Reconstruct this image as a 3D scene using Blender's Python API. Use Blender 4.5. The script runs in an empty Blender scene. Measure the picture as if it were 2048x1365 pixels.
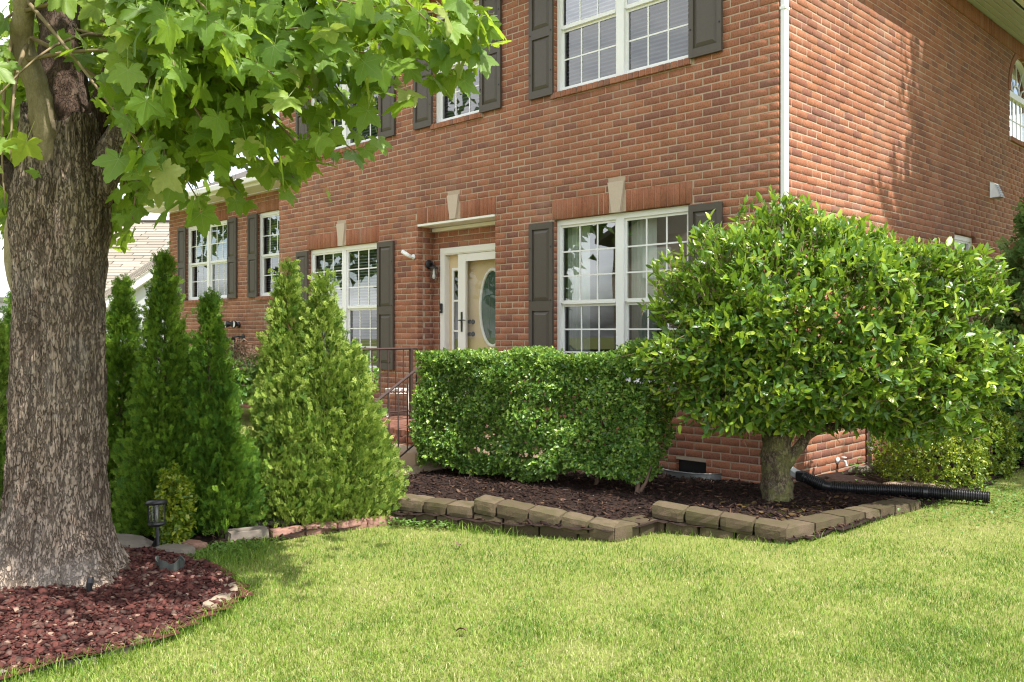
import bpy, math, random
import numpy as np
from mathutils import Matrix, Vector, noise as mnoise

sc = bpy.context.scene
COL = sc.collection
rnd = random.Random(7)
rng = np.random.default_rng(7)

# ------------------------------------------------------------------ camera
CAM = (3.951, -7.405, 1.45)
cam_d = bpy.data.cameras.new('camera')
cam = bpy.data.objects.new('camera', cam_d)
COL.objects.link(cam)
cam.location = CAM
cam.rotation_euler = (math.radians(90), 0, math.radians(45))
cam_d.sensor_width = 36.0
cam_d.lens = 36.0 * 1755 / 2048
cam_d.shift_y = -18.5 / 2048
cam_d.clip_end = 500
sc.camera = cam

# ------------------------------------------------------------------ light
SUN = np.array([0.50, 0.03, 0.866]); SUN /= np.linalg.norm(SUN)
w = bpy.data.worlds.new('World'); sc.world = w; w.use_nodes = True
nt = w.node_tree; nt.nodes.clear()
out = nt.nodes.new('ShaderNodeOutputWorld')
bg = nt.nodes.new('ShaderNodeBackground'); bg.inputs['Strength'].default_value = 0.14
sky = nt.nodes.new('ShaderNodeTexSky'); sky.sky_type = 'NISHITA'; sky.sun_disc = False
sky.sun_elevation = math.asin(SUN[2]); sky.sun_rotation = math.atan2(SUN[0], SUN[1])
sky.air_density = 1.0; sky.dust_density = 2.0; sky.ozone_density = 1.0
tc = nt.nodes.new('ShaderNodeTexCoord')
mp = nt.nodes.new('ShaderNodeMapping'); mp.inputs['Scale'].default_value = (1, 1, 2.2)
nz = nt.nodes.new('ShaderNodeTexNoise'); nz.inputs['Scale'].default_value = 2.6
nz.inputs['Detail'].default_value = 7; nz.inputs['Roughness'].default_value = 0.58
cr = nt.nodes.new('ShaderNodeValToRGB')
cr.color_ramp.elements[0].position = 0.40; cr.color_ramp.elements[1].position = 0.60
mx = nt.nodes.new('ShaderNodeMixRGB'); mx.inputs['Color2'].default_value = (10.5, 10.5, 10.6, 1)
L = nt.links.new
L(tc.outputs['Generated'], mp.inputs['Vector']); L(mp.outputs['Vector'], nz.inputs['Vector'])
L(nz.outputs['Fac'], cr.inputs['Fac']); L(cr.outputs['Color'], mx.inputs['Fac'])
L(sky.outputs['Color'], mx.inputs['Color1']); L(mx.outputs['Color'], bg.inputs['Color'])
L(bg.outputs['Background'], out.inputs['Surface'])

sun_d = bpy.data.lights.new('sun', 'SUN'); sun_d.energy = 4.4; sun_d.angle = math.radians(0.53)
sun_d.color = (1.0, 0.955, 0.88)
sun = bpy.data.objects.new('sun', sun_d); COL.objects.link(sun)
sun.rotation_euler = Vector(SUN).to_track_quat('Z', 'Y').to_euler()
sun.location = (8, -4, 12)

sc.view_settings.view_transform = 'Standard'; sc.view_settings.look = 'None'
sc.view_settings.exposure = 1.05; sc.view_settings.gamma = 1.0
sc.view_settings.use_curve_mapping = False
sc.render.engine = 'CYCLES'
sc.cycles.max_bounces = 8; sc.cycles.transparent_max_bounces = 12
sc.cycles.use_denoising = True
sc.cycles.denoising_prefilter = 'ACCURATE'
sc.cycles.use_adaptive_sampling = False
sc.cycles.filter_width = 1.15
sc.cycles.sample_clamp_indirect = 6.0

# ------------------------------------------------------------------ helpers
def srgb(r, g, b):
    f = lambda c: (c/255/12.92) if c/255 <= 0.04045 else ((c/255+0.055)/1.055)**2.4
    return (f(r), f(g), f(b), 1)

def project(p):
    p = np.asarray(p, float).reshape(-1, 3)
    a = p[:, 0]-CAM[0]; b = p[:, 1]-CAM[1]
    r = .70710678*(a+b); f = .70710678*(b-a)
    f = np.where(np.abs(f) < 1e-4, 1e-4, f)
    return np.stack([1024+1755*r/f, 664-1755*(p[:, 2]-CAM[2])/f, f], 1)

class Nodes:
    """small wrapper for a material's node tree"""
    def __init__(s, name):
        s.m = bpy.data.materials.new(name); s.m.use_nodes = True
        s.t = s.m.node_tree; s.t.nodes.clear()
        s.out = s.n('ShaderNodeOutputMaterial')
    def n(s, ty, **kw):
        nd = s.t.nodes.new(ty)
        for k, v in kw.items():
            if k in nd.inputs: nd.inputs[k].default_value = v
            else: setattr(nd, k, v)
        return nd
    def l(s, a, b): s.t.links.new(a, b)
    def noise(s, scale, detail=4, rough=.55, coord='Object', stretch=None):
        t = s.n('ShaderNodeTexCoord'); v = t.outputs[coord] if coord != 'Position' else s.n('ShaderNodeNewGeometry').outputs['Position']
        if stretch:
            m = s.n('ShaderNodeMapping'); m.inputs['Scale'].default_value = stretch; s.l(v, m.inputs['Vector']); v = m.outputs['Vector']
        n = s.n('ShaderNodeTexNoise', Scale=scale, Detail=detail, Roughness=rough); s.l(v, n.inputs['Vector'])
        return n.outputs['Fac']
    def ramp(s, fac, stops):
        r = s.n('ShaderNodeValToRGB'); e = r.color_ramp.elements
        e[0].position, e[0].color = stops[0]; e[1].position, e[1].color = stops[-1]
        for p, c in stops[1:-1]:
            x = e.new(p); x.color = c
        s.l(fac, r.inputs['Fac']); return r.outputs['Color']
    def mix(s, fac, a, b, mode='MIX'):
        m = s.n('ShaderNodeMixRGB', blend_type=mode)
        for sock, v in (('Fac', fac), ('Color1', a), ('Color2', b)):
            if hasattr(v, 'links'): s.l(v, m.inputs[sock])
            else: m.inputs[sock].default_value = v
        return m.outputs['Color']
    def tint(s):
        """0..1 value: per-piece mesh attribute plus per-object random, wrapped"""
        a = s.n('ShaderNodeAttribute', attribute_name='tint'); o = s.n('ShaderNodeObjectInfo')
        ad = s.n('ShaderNodeMath', operation='ADD'); fr = s.n('ShaderNodeMath', operation='FRACT')
        s.l(a.outputs['Fac'], ad.inputs[0]); s.l(o.outputs['Random'], ad.inputs[1]); s.l(ad.outputs[0], fr.inputs[0])
        return fr.outputs[0]
    def attr(s, name):
        return s.n('ShaderNodeAttribute', attribute_name=name).outputs['Fac']
    def principled(s, color, rough=.7, bump=None, bstr=.3, bdist=.01, spec=.4, metallic=0.0):
        p = s.n('ShaderNodeBsdfPrincipled')
        if hasattr(color, 'links'): s.l(color, p.inputs['Base Color'])
        else: p.inputs['Base Color'].default_value = color
        if hasattr(rough, 'links'): s.l(rough, p.inputs['Roughness'])
        else: p.inputs['Roughness'].default_value = rough
        p.inputs['Specular IOR Level'].default_value = spec; p.inputs['Metallic'].default_value = metallic
        if bump is not None:
            b = s.n('ShaderNodeBump', Strength=bstr, Distance=bdist); s.l(bump, b.inputs['Height']); s.l(b.outputs['Normal'], p.inputs['Normal'])
        return p
    def done(s, p):
        s.l(p.outputs[0], s.out.inputs['Surface']); return s.m

def simple(name, color, rough=.6, nscale=None, amount=.25, bstr=.2, spec=.4, metallic=0.0, stretch=None):
    N = Nodes(name)
    if nscale:
        f = N.noise(nscale, 6, .6, stretch=stretch)
        c = N.mix(f, tuple(x*(1-amount) for x in color[:3])+(1,), tuple(min(1, x*(1+amount)) for x in color[:3])+(1,))
        return N.done(N.principled(c, rough, f, bstr, .01, spec, metallic))
    return N.done(N.principled(color, rough, spec=spec, metallic=metallic))

def leaf_mat(name, stops, trans=.35, rough=.4, spec=.5, tcol=(.30, .42, .04, 1)):
    N = Nodes(name)
    c = N.ramp(N.tint(), stops)
    gv = N.n('ShaderNodeMath', operation='GREATER_THAN'); N.l(N.attr('tint'), gv.inputs[0]); gv.inputs[1].default_value = 5.0
    c = N.mix(N.ramp(N.noise(55, 4, .6, 'Position'), [(.35, (.45, .45, .45, 1)), (.62, (0, 0, 0, 1))]), c, N.mix(.4, c, (.02, .05, .01, 1)))
    c = N.mix(gv.outputs[0], c, N.mix(.5, c, (.42, .52, .22, 1)))
    p = N.principled(c, rough, spec=spec)
    t = N.n('ShaderNodeBsdfTranslucent'); N.l(N.mix(.55, c, tcol), t.inputs['Color'])
    m = N.n('ShaderNodeMixShader'); m.inputs[0].default_value = trans
    N.l(p.outputs[0], m.inputs[1]); N.l(t.outputs[0], m.inputs[2])
    return N.done(m)

def np_mesh(name, V, faces, attrs=None, smooth=False):
    """faces: list of (m,k) int arrays, one per polygon size"""
    me = bpy.data.meshes.new(name)
    V = np.asarray(V, np.float32)
    faces = [np.asarray(f, np.int32) for f in faces if len(f)]
    loops = np.concatenate([f.ravel() for f in faces])
    tot = np.concatenate([np.full(len(f), f.shape[1], np.int32) for f in faces])
    start = np.concatenate([[0], np.cumsum(tot)[:-1]]).astype(np.int32)
    me.vertices.add(len(V)); me.vertices.foreach_set('co', V.ravel())
    me.loops.add(len(loops)); me.loops.foreach_set('vertex_index', loops)
    me.polygons.add(len(tot)); me.polygons.foreach_set('loop_start', start); me.polygons.foreach_set('loop_total', tot)
    if smooth: me.polygons.foreach_set('use_smooth', np.ones(len(tot), bool))
    for k, a in (attrs or {}).items():
        at = me.attributes.new(k, 'FLOAT', 'POINT'); at.data.foreach_set('value', np.asarray(a, np.float32))
    me.update(calc_edges=True)
    return me

def link(name, me, mat=None, parent=None, loc=None):
    o = bpy.data.objects.new(name, me); COL.objects.link(o)
    if mat is not None and me is not None and not me.materials: me.materials.append(mat)
    if parent is not None: o.parent = parent
    if loc is not None: o.location = loc
    return o

def thing(name, label, cat, loc=(0, 0, 0), group=None):
    o = link(name, None, loc=loc); o.empty_display_size = .1
    o['label'] = label; o['category'] = cat
    if group: o['group'] = group
    return o

def tag(o, label, cat, group=None):
    o['label'] = label; o['category'] = cat
    if group: o['group'] = group
    return o

def stuff(o): o['kind'] = 'stuff'; return o
def structure(o): o['kind'] = 'structure'; return o

IDM = Matrix.Identity(4)
class MB:
    """collects boxes, tubes, lathes in one mesh"""
    def __init__(s): s.v = []; s.f = []; s.a = []
    def add(s, vs, fs, t=0.0):
        b = len(s.v); s.v += [tuple(v) for v in vs]; s.f += [tuple(i+b for i in f) for f in fs]; s.a += [t]*len(vs)
    def box(s, x0, x1, y0, y1, z0, z1, t=0.0, ch=0.0):
        if ch <= 0:
            vs = [(x, y, z) for z in (z0, z1) for y in (y0, y1) for x in (x0, x1)]
            s.add(vs, [(0, 2, 3, 1), (4, 5, 7, 6), (0, 1, 5, 4), (2, 6, 7, 3), (0, 4, 6, 2), (1, 3, 7, 5)], t)
        else:   # bevelled box
            c = ch; vs = []
            for z, i in ((z0, c), (z0+c, 0), (z1-c, 0), (z1, c)):
                vs += [(x0+i+c*(i == 0)*.0+0, y0+i+c, z), (x0+i+c, y0+i, z), (x1-i-c, y0+i, z), (x1-i, y0+i+c, z), (x1-i, y1-i-c, z), (x1-i-c, y1-i, z), (x0+i+c, y1-i, z), (x0+i, y1-i-c, z)]
            fs = [tuple(range(7, -1, -1)), tuple(range(24, 32))]
            for k in range(3):
                for j in range(8):
                    a = k*8+j; b = k*8+(j+1) % 8; fs.append((a, b, b+8, a+8))
            s.add(vs, fs, t)
    def tube(s, pts, radii, n=8, t=0.0, cap=True):
        pts = [Vector(p) for p in pts]
        if not hasattr(radii, '__len__'): radii = [radii]*len(pts)
        vs = []; fs = []; up = Vector((0.13, 0.31, 0.94))
        for i, p in enumerate(pts):
            d = (pts[min(i+1, len(pts)-1)]-pts[max(i-1, 0)]).normalized()
            x = d.cross(up)
            if x.length < .05: x = d.cross(Vector((1, 0, 0)))
            x.normalize(); y = d.cross(x); up = -y if False else up
            for k in range(n):
                a = 2*math.pi*k/n; vs.append(p+(x*math.cos(a)+y*math.sin(a))*radii[i])
        for i in range(len(pts)-1):
            for k in range(n):
                a = i*n+k; b = i*n+(k+1) % n; fs.append((a, b, b+n, a+n))
        if cap: fs.append(tuple(range(n-1, -1, -1))); fs.append(tuple(range((len(pts)-1)*n, len(pts)*n)))
        s.add(vs, fs, t)
    def lathe(s, prof, n=16, c=(0, 0, 0), M=None, t=0.0):
        vs = []; fs = []
        for r, z in prof:
            for k in range(n):
                a = 2*math.pi*k/n; v = Vector((r*math.cos(a), r*math.sin(a), z))
                if M is not None: v = M @ v
                vs.append(v+Vector(c))
        for i in range(len(prof)-1):
            for k in range(n):
                a = i*n+k; b = i*n+(k+1) % n; fs.append((a, b, b+n, a+n))
        s.add(vs, fs, t)
    def prism(s, poly, a0, a1, axis='y', t=0.0):
        """polygon in the other two axes, extruded along axis"""
        def mk(p, a): return {'y': (p[0], a, p[1]), 'x': (a, p[0], p[1]), 'z': (p[0], p[1], a)}[axis]
        n = len(poly); vs = [mk(p, a0) for p in poly]+[mk(p, a1) for p in poly]
        fs = [tuple(range(n)), tuple(range(2*n-1, n-1, -1))]+[(i, i+n, (i+1) % n+n, (i+1) % n) for i in range(n)]
        s.add(vs, fs, t)
    def build(s, name, mat, parent=None, M=None, smooth=False, loc=None):
        v = np.array(s.v, float)
        if M is not None:
            m = np.array(M); v = v @ m[:3, :3].T + m[:3, 3]
        if loc is not None: v = v-np.array(loc)
        me = bpy.data.meshes.new(name); me.from_pydata([tuple(x) for x in v], [], s.f)
        if smooth: me.polygons.foreach_set('use_smooth', [True]*len(me.polygons))
        at = me.attributes.new('tint', 'FLOAT', 'POINT'); at.data.foreach_set('value', s.a)
        me.update(); me.validate()
        return link(name, me, mat, parent, loc)

def frames(d, up):
    d = d/np.linalg.norm(d, axis=1, keepdims=True)
    x = np.cross(d, up); nx = np.linalg.norm(x, axis=1, keepdims=True)
    x = np.where(nx < 1e-3, np.array([1., 0, 0]), x/np.maximum(nx, 1e-6))
    z = np.cross(x, d)
    return np.stack([x, d, z], 2)     # columns: width, length, normal

def scatter(templates, pos, R, scale, tint, pick=None):
    """joins instances of small templates; template = (V, [faces..], extra_tint or None)"""
    pos = np.asarray(pos); n = len(pos); scale = np.broadcast_to(scale, n); tint = np.broadcast_to(tint, n)
    if pick is None: pick = rng.integers(0, len(templates), n)
    Vs = []; Fs = {}; A = []; base = 0
    for ti, tp in enumerate(templates):
        idx = np.nonzero(pick == ti)[0]
        if not len(idx): continue
        V = np.asarray(tp[0], float); m = len(V)
        W = np.einsum('nij,vj->nvi', R[idx], V)*scale[idx, None, None]+pos[idx, None, :]
        Vs.append(W.reshape(-1, 3))
        a = np.repeat(tint[idx], m)
        if len(tp) > 2 and tp[2] is not None: a = a+np.tile(tp[2], len(idx))
        A.append(a)
        for f in tp[1]:
            f = np.asarray(f); off = base+np.arange(len(idx))*m
            Fs.setdefault(f.shape[1], []).append((f[None]+off[:, None, None]).reshape(-1, f.shape[1]))
        base += m*len(idx)
    return np.concatenate(Vs), [np.concatenate(v) for v in Fs.values()], np.concatenate(A)

def unit(v): return v/np.maximum(np.linalg.norm(v, axis=-1, keepdims=True), 1e-9)
def rand_dirs(n):
    return unit(rng.normal(size=(n, 3)))

# ------------------------------------------------------------------ materials
def brick_material(name, stops, seed=0.0):
    N = Nodes(name)
    c = N.ramp(N.tint(), stops)
    pos = 'Position'
    fine = N.noise(95, 5, .65, pos, (1, 1, .55)); mid = N.noise(16, 4, .6, pos); big = N.noise(.7, 3, .5, pos)
    c = N.mix(N.ramp(fine, [(.36, (0, 0, 0, 1)), (.52, (1, 1, 1, 1))]), N.mix(.55, c, (.07, .03, .022, 1)), c)
    c = N.mix(N.ramp(mid, [(.5, (0, 0, 0, 1)), (.78, (.38, .38, .38, 1))]), c, (.40, .19, .10, 1))
    c = N.mix(N.ramp(big, [(.42, (0, 0, 0, 1)), (.7, (.22, .22, .22, 1))]), c, (.24, .15, .10, 1))
    st_ = N.noise(1.9, 5, .62, pos, (1, 1, .32))
    c = N.mix(N.ramp(st_, [(.52, (0, 0, 0, 1)), (.72, (.34, .34, .34, 1))]), c, (.36, .23, .17, 1))
    c = N.mix(N.ramp(st_, [(.30, (.42, .42, .42, 1)), (.46, (0, 0, 0, 1))]), c, N.mix(.6, c, (.06, .035, .028, 1)))
    return N.done(N.principled(c, .86, fine, .55, .006, .25))
BR = [(0, (.215, .094, .070, 1)), (.12, (.25, .103, .070, 1)), (.34, (.30, .118, .068, 1)), (.6, (.34, .135, .073, 1)), (.85, (.375, .155, .085, 1)), (1, (.31, .120, .070, 1))]
M_BRICK = brick_material('brick', BR)
M_SOLD = brick_material('soldier_brick', [(0, (.28, .100, .052, 1)), (.5, (.32, .120, .063, 1)), (1, (.35, .136, .074, 1))])
M_MORTAR = simple('mortar', (.43, .335, .25, 1), .95, 60, .2, .4, .2)
M_MORTAR_RED = simple('mortar_red', (.26, .12, .07, 1), .95, 60, .2, .4, .2)
M_WHITE = simple('white_vinyl', (.78, .78, .76, 1), .4, 8, .03, .02)
M_TRIM = simple('white_trim', (.74, .72, .66, 1), .5, 6, .05, .05)
M_SHUT = simple('shutter_brown', (.082, .068, .055, 1), .5, 30, .12, .05, .35)
M_STONE_TRIM = simple('keystone_concrete', (.50, .41, .32, 1), .85, 40, .1, .2)
M_BLIND = simple('blind_slat', (.36, .36, .37, 1), .5)
M_CURT = simple('curtain_cloth', (.70, .70, .66, 1), .9, 20, .1, .1)
M_ROOM = simple('room_paint', (.30, .29, .28, 1), .9)
M_TAN = simple('tan_door_paint', (.60, .46, .28, 1), .45, 5, .06, .02)
M_BLACK = simple('black_metal', (.018, .018, .02, 1), .42, 40, .2, .05, .5)
M_IRON = simple('brown_iron', (.055, .032, .026, 1), .5, 60, .2, .1, .4)
M_WIRE = simple('white_wrought_iron', (.72, .66, .62, 1), .5, 30, .1, .05)
M_ALU = simple('white_aluminium', (.72, .73, .73, 1), .35, 20, .04, .02)
M_GREYP = simple('grey_pvc', (.42, .44, .46, 1), .5, 30, .1, .05)
M_PIPE = simple('black_pipe', (.012, .012, .013, 1), .33, 50, .3, .05, .6)
M_GALV = simple('galvanised_steel', (.20, .21, .21, 1), .5, 25, .25, .05, metallic=.5)
M_SOFFIT = simple('soffit_vinyl', (.46, .48, .47, 1), .5, 12, .05, .02)
M_CONC = simple('aggregate_concrete', (.36, .27, .19, 1), .9, 120, .35, .6, .2)
M_WALK = simple('walkway_concrete', (.52, .40, .28, 1), .9, 60, .2, .3, .2)
M_PEBBLE = simple('pale_stone', (.28, .215, .16, 1), .85, 14, .25, .4, .2)
M_FLAG = simple('grey_flagstone', (.165, .14, .115, 1), .9, 10, .25, .4, .2)
M_EDGE = simple('red_paver', (.27, .15, .115, 1), .9, 60, .25, .5, .2)

def glass_mat(name, refl=.19, tint=(.80, .86, .84, 1), wave=.035):
    N = Nodes(name)
    g = N.n('ShaderNodeBsdfGlossy', Roughness=.008); g.inputs['Color'].default_value = (.95, .97, .98, 1)
    b = N.n('ShaderNodeBump', Strength=wave, Distance=.02); N.l(N.noise(1.6, 1, .4, 'Position'), b.inputs['Height']); N.l(b.outputs[0], g.inputs['Normal'])
    t = N.n('ShaderNodeBsdfTransparent'); t.inputs['Color'].default_value = tint
    fr = N.n('ShaderNodeLayerWeight', Blend=.5); pw = N.n('ShaderNodeMath', operation='POWER'); N.l(fr.outputs['Facing'], pw.inputs[0]); pw.inputs[1].default_value = 3.0
    m = N.n('ShaderNodeMath', operation='ADD'); N.l(pw.outputs[0], m.inputs[0]); m.inputs[1].default_value = refl
    m.use_clamp = True
    x = N.n('ShaderNodeMixShader'); N.l(m.outputs[0], x.inputs[0]); N.l(t.outputs[0], x.inputs[1]); N.l(g.outputs[0], x.inputs[2])
    return N.done(x)
M_GLASS = glass_mat('window_glass')
M_SCREEN = glass_mat('screened_glass', .085, (.42, .45, .46, 1))
M_CLEAR = glass_mat('clear_glass', .03, (.93, .94, .92, 1), .05)
M_OVAL = simple('leaded_glass', (.03, .065, .045, 1), .12, 9, .6, .3, .6)
M_PANEL = glass_mat('sidelight_glass', .10, (.12, .13, .13, 1))

def bark_mat(name, ramp, sx, sz, moss=None, patch=None, relief=.9, crack=.8):
    """shaggy bark: vertically drawn fibres, small flakes and broad weathered patches"""
    N = Nodes(name)
    st = (1, 1, sz/sx)
    fib = N.noise(sx, 9, .72, 'Object', st); flake = N.noise(sx*2.6, 6, .7, 'Object', (1, 1, sz/sx*1.2)); big = N.noise(2.6, 5, .6, 'Object'); fine = N.noise(150, 4, .7, 'Object', (1, 1, .5))
    h = N.mix(.42, fib, flake)
    c = N.ramp(h, ramp)
    def fissure(v, w):
        sb = N.n('ShaderNodeMath', operation='SUBTRACT'); N.l(v, sb.inputs[0]); sb.inputs[1].default_value = .5
        ab = N.n('ShaderNodeMath', operation='ABSOLUTE'); N.l(sb.outputs[0], ab.inputs[0])
        return N.ramp(ab.outputs[0], [(.004, (0, 0, 0, 1)), (w, (1, 1, 1, 1))])
    f1 = fissure(N.noise(sx*.62, 3, .6, 'Object', (1, 1, sz/sx*.7)), .030); f2 = fissure(N.noise(sx*1.5, 3, .6, 'Object', (1, 1, sz/sx*1.1)), .050)
    cr_ = N.mix(1.0, f1, f2, 'MULTIPLY')
    c = N.mix(cr_, N.mix(crack, c, (.045, .030, .022, 1)), c)
    c = N.mix(N.ramp(big, [(.36, (.55, .55, .55, 1)), (.60, (0, 0, 0, 1))]), c, N.mix(.55, c, (.055, .036, .026, 1)))
    if patch: c = N.mix(N.ramp(N.noise(4.3, 6, .65, 'Object', (1, 1, .45)), [(.56, (0, 0, 0, 1)), (.66, (.65, .65, .65, 1))]), c, patch)
    fur = N.noise(7.5, 4, .6, 'Object', (1, 1, .16)); c = N.mix(N.ramp(fur, [(.38, (.75, .75, .75, 1)), (.50, (0, 0, 0, 1))]), c, N.mix(.6, c, (.05, .032, .024, 1)))
    c = N.mix(N.ramp(N.noise(1.7, 5, .65, 'Object', (1, 1, .6)), [(.50, (0, 0, 0, 1)), (.68, (.5, .5, .5, 1))]), c, N.mix(.5, c, (.30, .27, .22, 1)))
    c = N.mix(N.ramp(fine, [(.38, (.5, .5, .5, 1)), (.6, (0, 0, 0, 1))]), c, N.mix(.5, c, (.05, .035, .025, 1)))
    if moss: c = N.mix(N.ramp(N.noise(7, 4, .6, 'Object'), [(.42, (0, 0, 0, 1)), (.6, (.8, .8, .8, 1))]), c, moss)
    return N.done(N.principled(c, .92, N.mix(.35, N.mix(.5, N.mix(.25, h, fine), cr_), fur), relief, .03, .15))
M_BARK = bark_mat('sycamore_bark', [(.30, (.13, .092, .070, 1)), (.42, (.24, .178, .135, 1)), (.49, (.34, .262, .207, 1)), (.57, (.43, .35, .288, 1)), (.70, (.55, .475, .405, 1))], 30, 9, None, (.36, .31, .27, 1), 1.0, .72)
M_BARK_DARK = bark_mat('dark_stem_bark', [(.32, (.020, .012, .009, 1)), (.48, (.060, .036, .026, 1)), (.58, (.12, .08, .058, 1)), (.72, (.22, .16, .12, 1))], 30, 9)
M_LIMB = bark_mat('pale_limb_bark', [(.30, (.15, .10, .06, 1)), (.42, (.28, .23, .14, 1)), (.60, (.35, .30, .19, 1)), (.72, (.25, .18, .11, 1))], 9, 5, None, None, .2, .12)
M_TWIG = simple('twig_bark', (.20, .15, .085, 1), .8, 30, .3, .2)
M_BROWN = simple('shrub_wood', (.12, .075, .05, 1), .9, 30, .3, .3)
M_LAURELBARK = bark_mat('laurel_bark', [(.32, (.06, .042, .028, 1)), (.48, (.17, .13, .085, 1)), (.68, (.32, .27, .18, 1))], 26, 15, (.20, .20, .07, 1))

G = lambda r, g, b: (r, g, b, 1)
M_SYC = leaf_mat('sycamore_leaf', [(0, G(.085, .180, .030)), (.5, G(.155, .275, .034)), (.85, G(.23, .36, .042)), (.94, G(.30, .38, .06)), (1, G(.42, .46, .17))], .5, .42, .45, (.50, .66, .04, 1))
M_LAU = leaf_mat('laurel_leaf', [(0, G(.045, .12, .022)), (.32, G(.115, .235, .028)), (.66, G(.25, .39, .036)), (1, G(.44, .54, .055))], .34, .33, .6, (.34, .50, .03, 1))
M_HED = leaf_mat('hedge_leaf', [(0, G(.055, .14, .030)), (.42, G(.12, .25, .042)), (.78, G(.21, .37, .055)), (1, G(.36, .50, .10))], .34, .32, .55)
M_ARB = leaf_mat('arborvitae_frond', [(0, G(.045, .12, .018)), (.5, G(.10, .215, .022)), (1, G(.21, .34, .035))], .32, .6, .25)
M_ARB_LIT = leaf_mat('arborvitae_sunlit_frond', [(0, G(.06, .14, .022)), (.5, G(.175, .285, .036)), (1, G(.42, .52, .11))], .28, .6, .25)  # same species as above, with sunlight put into the frond colour
M_EUO = leaf_mat('yellow_green_leaf', [(0, G(.07, .15, .015)), (.5, G(.19, .27, .02)), (1, G(.38, .42, .035))], .3, .35, .5)
M_CYP = leaf_mat('cypress_frond', [(0, G(.08, .17, .045)), (.6, G(.16, .27, .07)), (.88, G(.24, .30, .09)), (1, G(.42, .25, .16))], .28, .6, .25)
M_FAR = leaf_mat('far_tree_leaf', [(0, G(.035, .08, .015)), (1, G(.10, .17, .03))], .3, .5, .3)
M_WEED = leaf_mat('weed_leaf', [(0, G(.07, .17, .03)), (1, G(.17, .28, .06))], .3, .45, .4)

def ground_mat():
    N = Nodes('lawn_soil')
    a = N.noise(3.0, 6, .6, 'Position'); b = N.noise(60, 5, .7, 'Position')
    c = N.ramp(a, [(.35, G(.18, .22, .05)), (.55, G(.22, .25, .065)), (.72, G(.27, .25, .10))])
    c = N.mix(N.ramp(b, [(.4, (.6, .6, .6, 1)), (.6, (0, 0, 0, 1))]), c, G(.13, .12, .05))
    return N.done(N.principled(c, .95, b, .6, .02, .1))
M_GROUND = ground_mat()
def mulch_mat(name, stops):
    N = Nodes(name)
    a = N.noise(45, 6, .7, 'Position'); c = N.ramp(N.noise(26, 5, .7, 'Position'), stops)
    return N.done(N.principled(c, .9, a, .9, .03, .25))
M_MULCH = mulch_mat('dark_mulch', [(.3, G(.010, .006, .004)), (.55, G(.026, .013, .009)), (.8, G(.06, .032, .022))])
M_REDM = mulch_mat('red_mulch', [(.3, G(.05, .016, .013)), (.55, G(.14, .045, .034)), (.8, G(.22, .09, .065))])
def chip_mat(name, stops, rough=.9):
    N = Nodes(name); c = N.ramp(N.tint(), stops); f = N.noise(70, 5, .7, 'Position')
    c = N.mix(N.ramp(f, [(.35, (.6, .6, .6, 1)), (.6, (0, 0, 0, 1))]), c, N.mix(.6, c, G(.03, .012, .01)))
    return N.done(N.principled(c, rough, f, .7, .008, .2))
M_CHIP = chip_mat('bark_chip', [(0, G(.012, .006, .005)), (.6, G(.030, .015, .010)), (.92, G(.065, .034, .022)), (1, G(.20, .12, .075))], .75)
M_LAVA = chip_mat('red_lava_rock', [(0, G(.040, .014, .012)), (.40, G(.085, .028, .023)), (.70, G(.135, .047, .037)), (.84, G(.085, .052, .042)), (.955, G(.17, .10, .08)), (1, G(.38, .26, .19))])
def grass_mat():
    N = Nodes('grass_blade'); t = N.attr('tint')
    c = N.ramp(t, [(0, G(.070, .160, .018)), (.28, G(.165, .275, .030)), (.50, G(.275, .365, .060)), (.74, G(.40, .43, .15)), (1, G(.56, .51, .30))])
    p = N.principled(c, .5, spec=.35); tr = N.n('ShaderNodeBsdfTranslucent'); N.l(c, tr.inputs['Color'])
    m = N.n('ShaderNodeMixShader'); m.inputs[0].default_value = .35; N.l(p.outputs[0], m.inputs[1]); N.l(tr.outputs[0], m.inputs[2])
    return N.done(m)
M_GRASS = grass_mat()
def stone_mat():
    N = Nodes('retaining_stone')
    a = N.noise(9, 5, .6, 'Position'); f = N.noise(110, 5, .7, 'Position')
    c = N.ramp(N.tint(), [(0, G(.068, .050, .032)), (.5, G(.105, .078, .050)), (1, G(.155, .118, .078))])
    c = N.mix(N.ramp(a, [(.4, (0, 0, 0, 1)), (.62, (.75, .75, .75, 1))]), c, G(.075, .072, .030))
    c = N.mix(N.ramp(f, [(.35, (.55, .55, .55, 1)), (.6, (0, 0, 0, 1))]), c, G(.07, .05, .035))
    return N.done(N.principled(c, .95, f, .8, .01, .15))
M_RSTONE = stone_mat()

# ================================================================== ground
def sheet(name, poly, z, mat):
    me = bpy.data.meshes.new(name); me.from_pydata([(x, y, z) for x, y in poly], [], [tuple(range(len(poly)))])
    return structure(link(name, me, mat))
sheet('ground', [(-140, -140), (140, -140), (140, 140), (-140, 140)], 0.0, M_GROUND)

# ================================================================== house
CO = .0762; BL = .2032; J = .0098; Z0 = .053
house = thing('brick_house', 'two-storey red brick house with white windows, dark brown shutters and a recessed front door', 'house')
R90 = Matrix.Rotation(math.radians(90), 4, 'Z')
M_FRONT = IDM
M_SIDE = R90                                        # u runs along +Y, outside is +X
M_WING = Matrix.Translation((0, .83, 0))
M_JAMB = Matrix.Translation((-5.24, 0, 0)) @ R90
M_BACK = Matrix.Translation((0, .285, 0))

def subtract(iv, a, b):
    o = []
    for p, q in iv:
        if b <= p or a >= q: o.append((p, q)); continue
        if a > p: o.append((p, a))
        if b < q: o.append((b, q))
    return o

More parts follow.
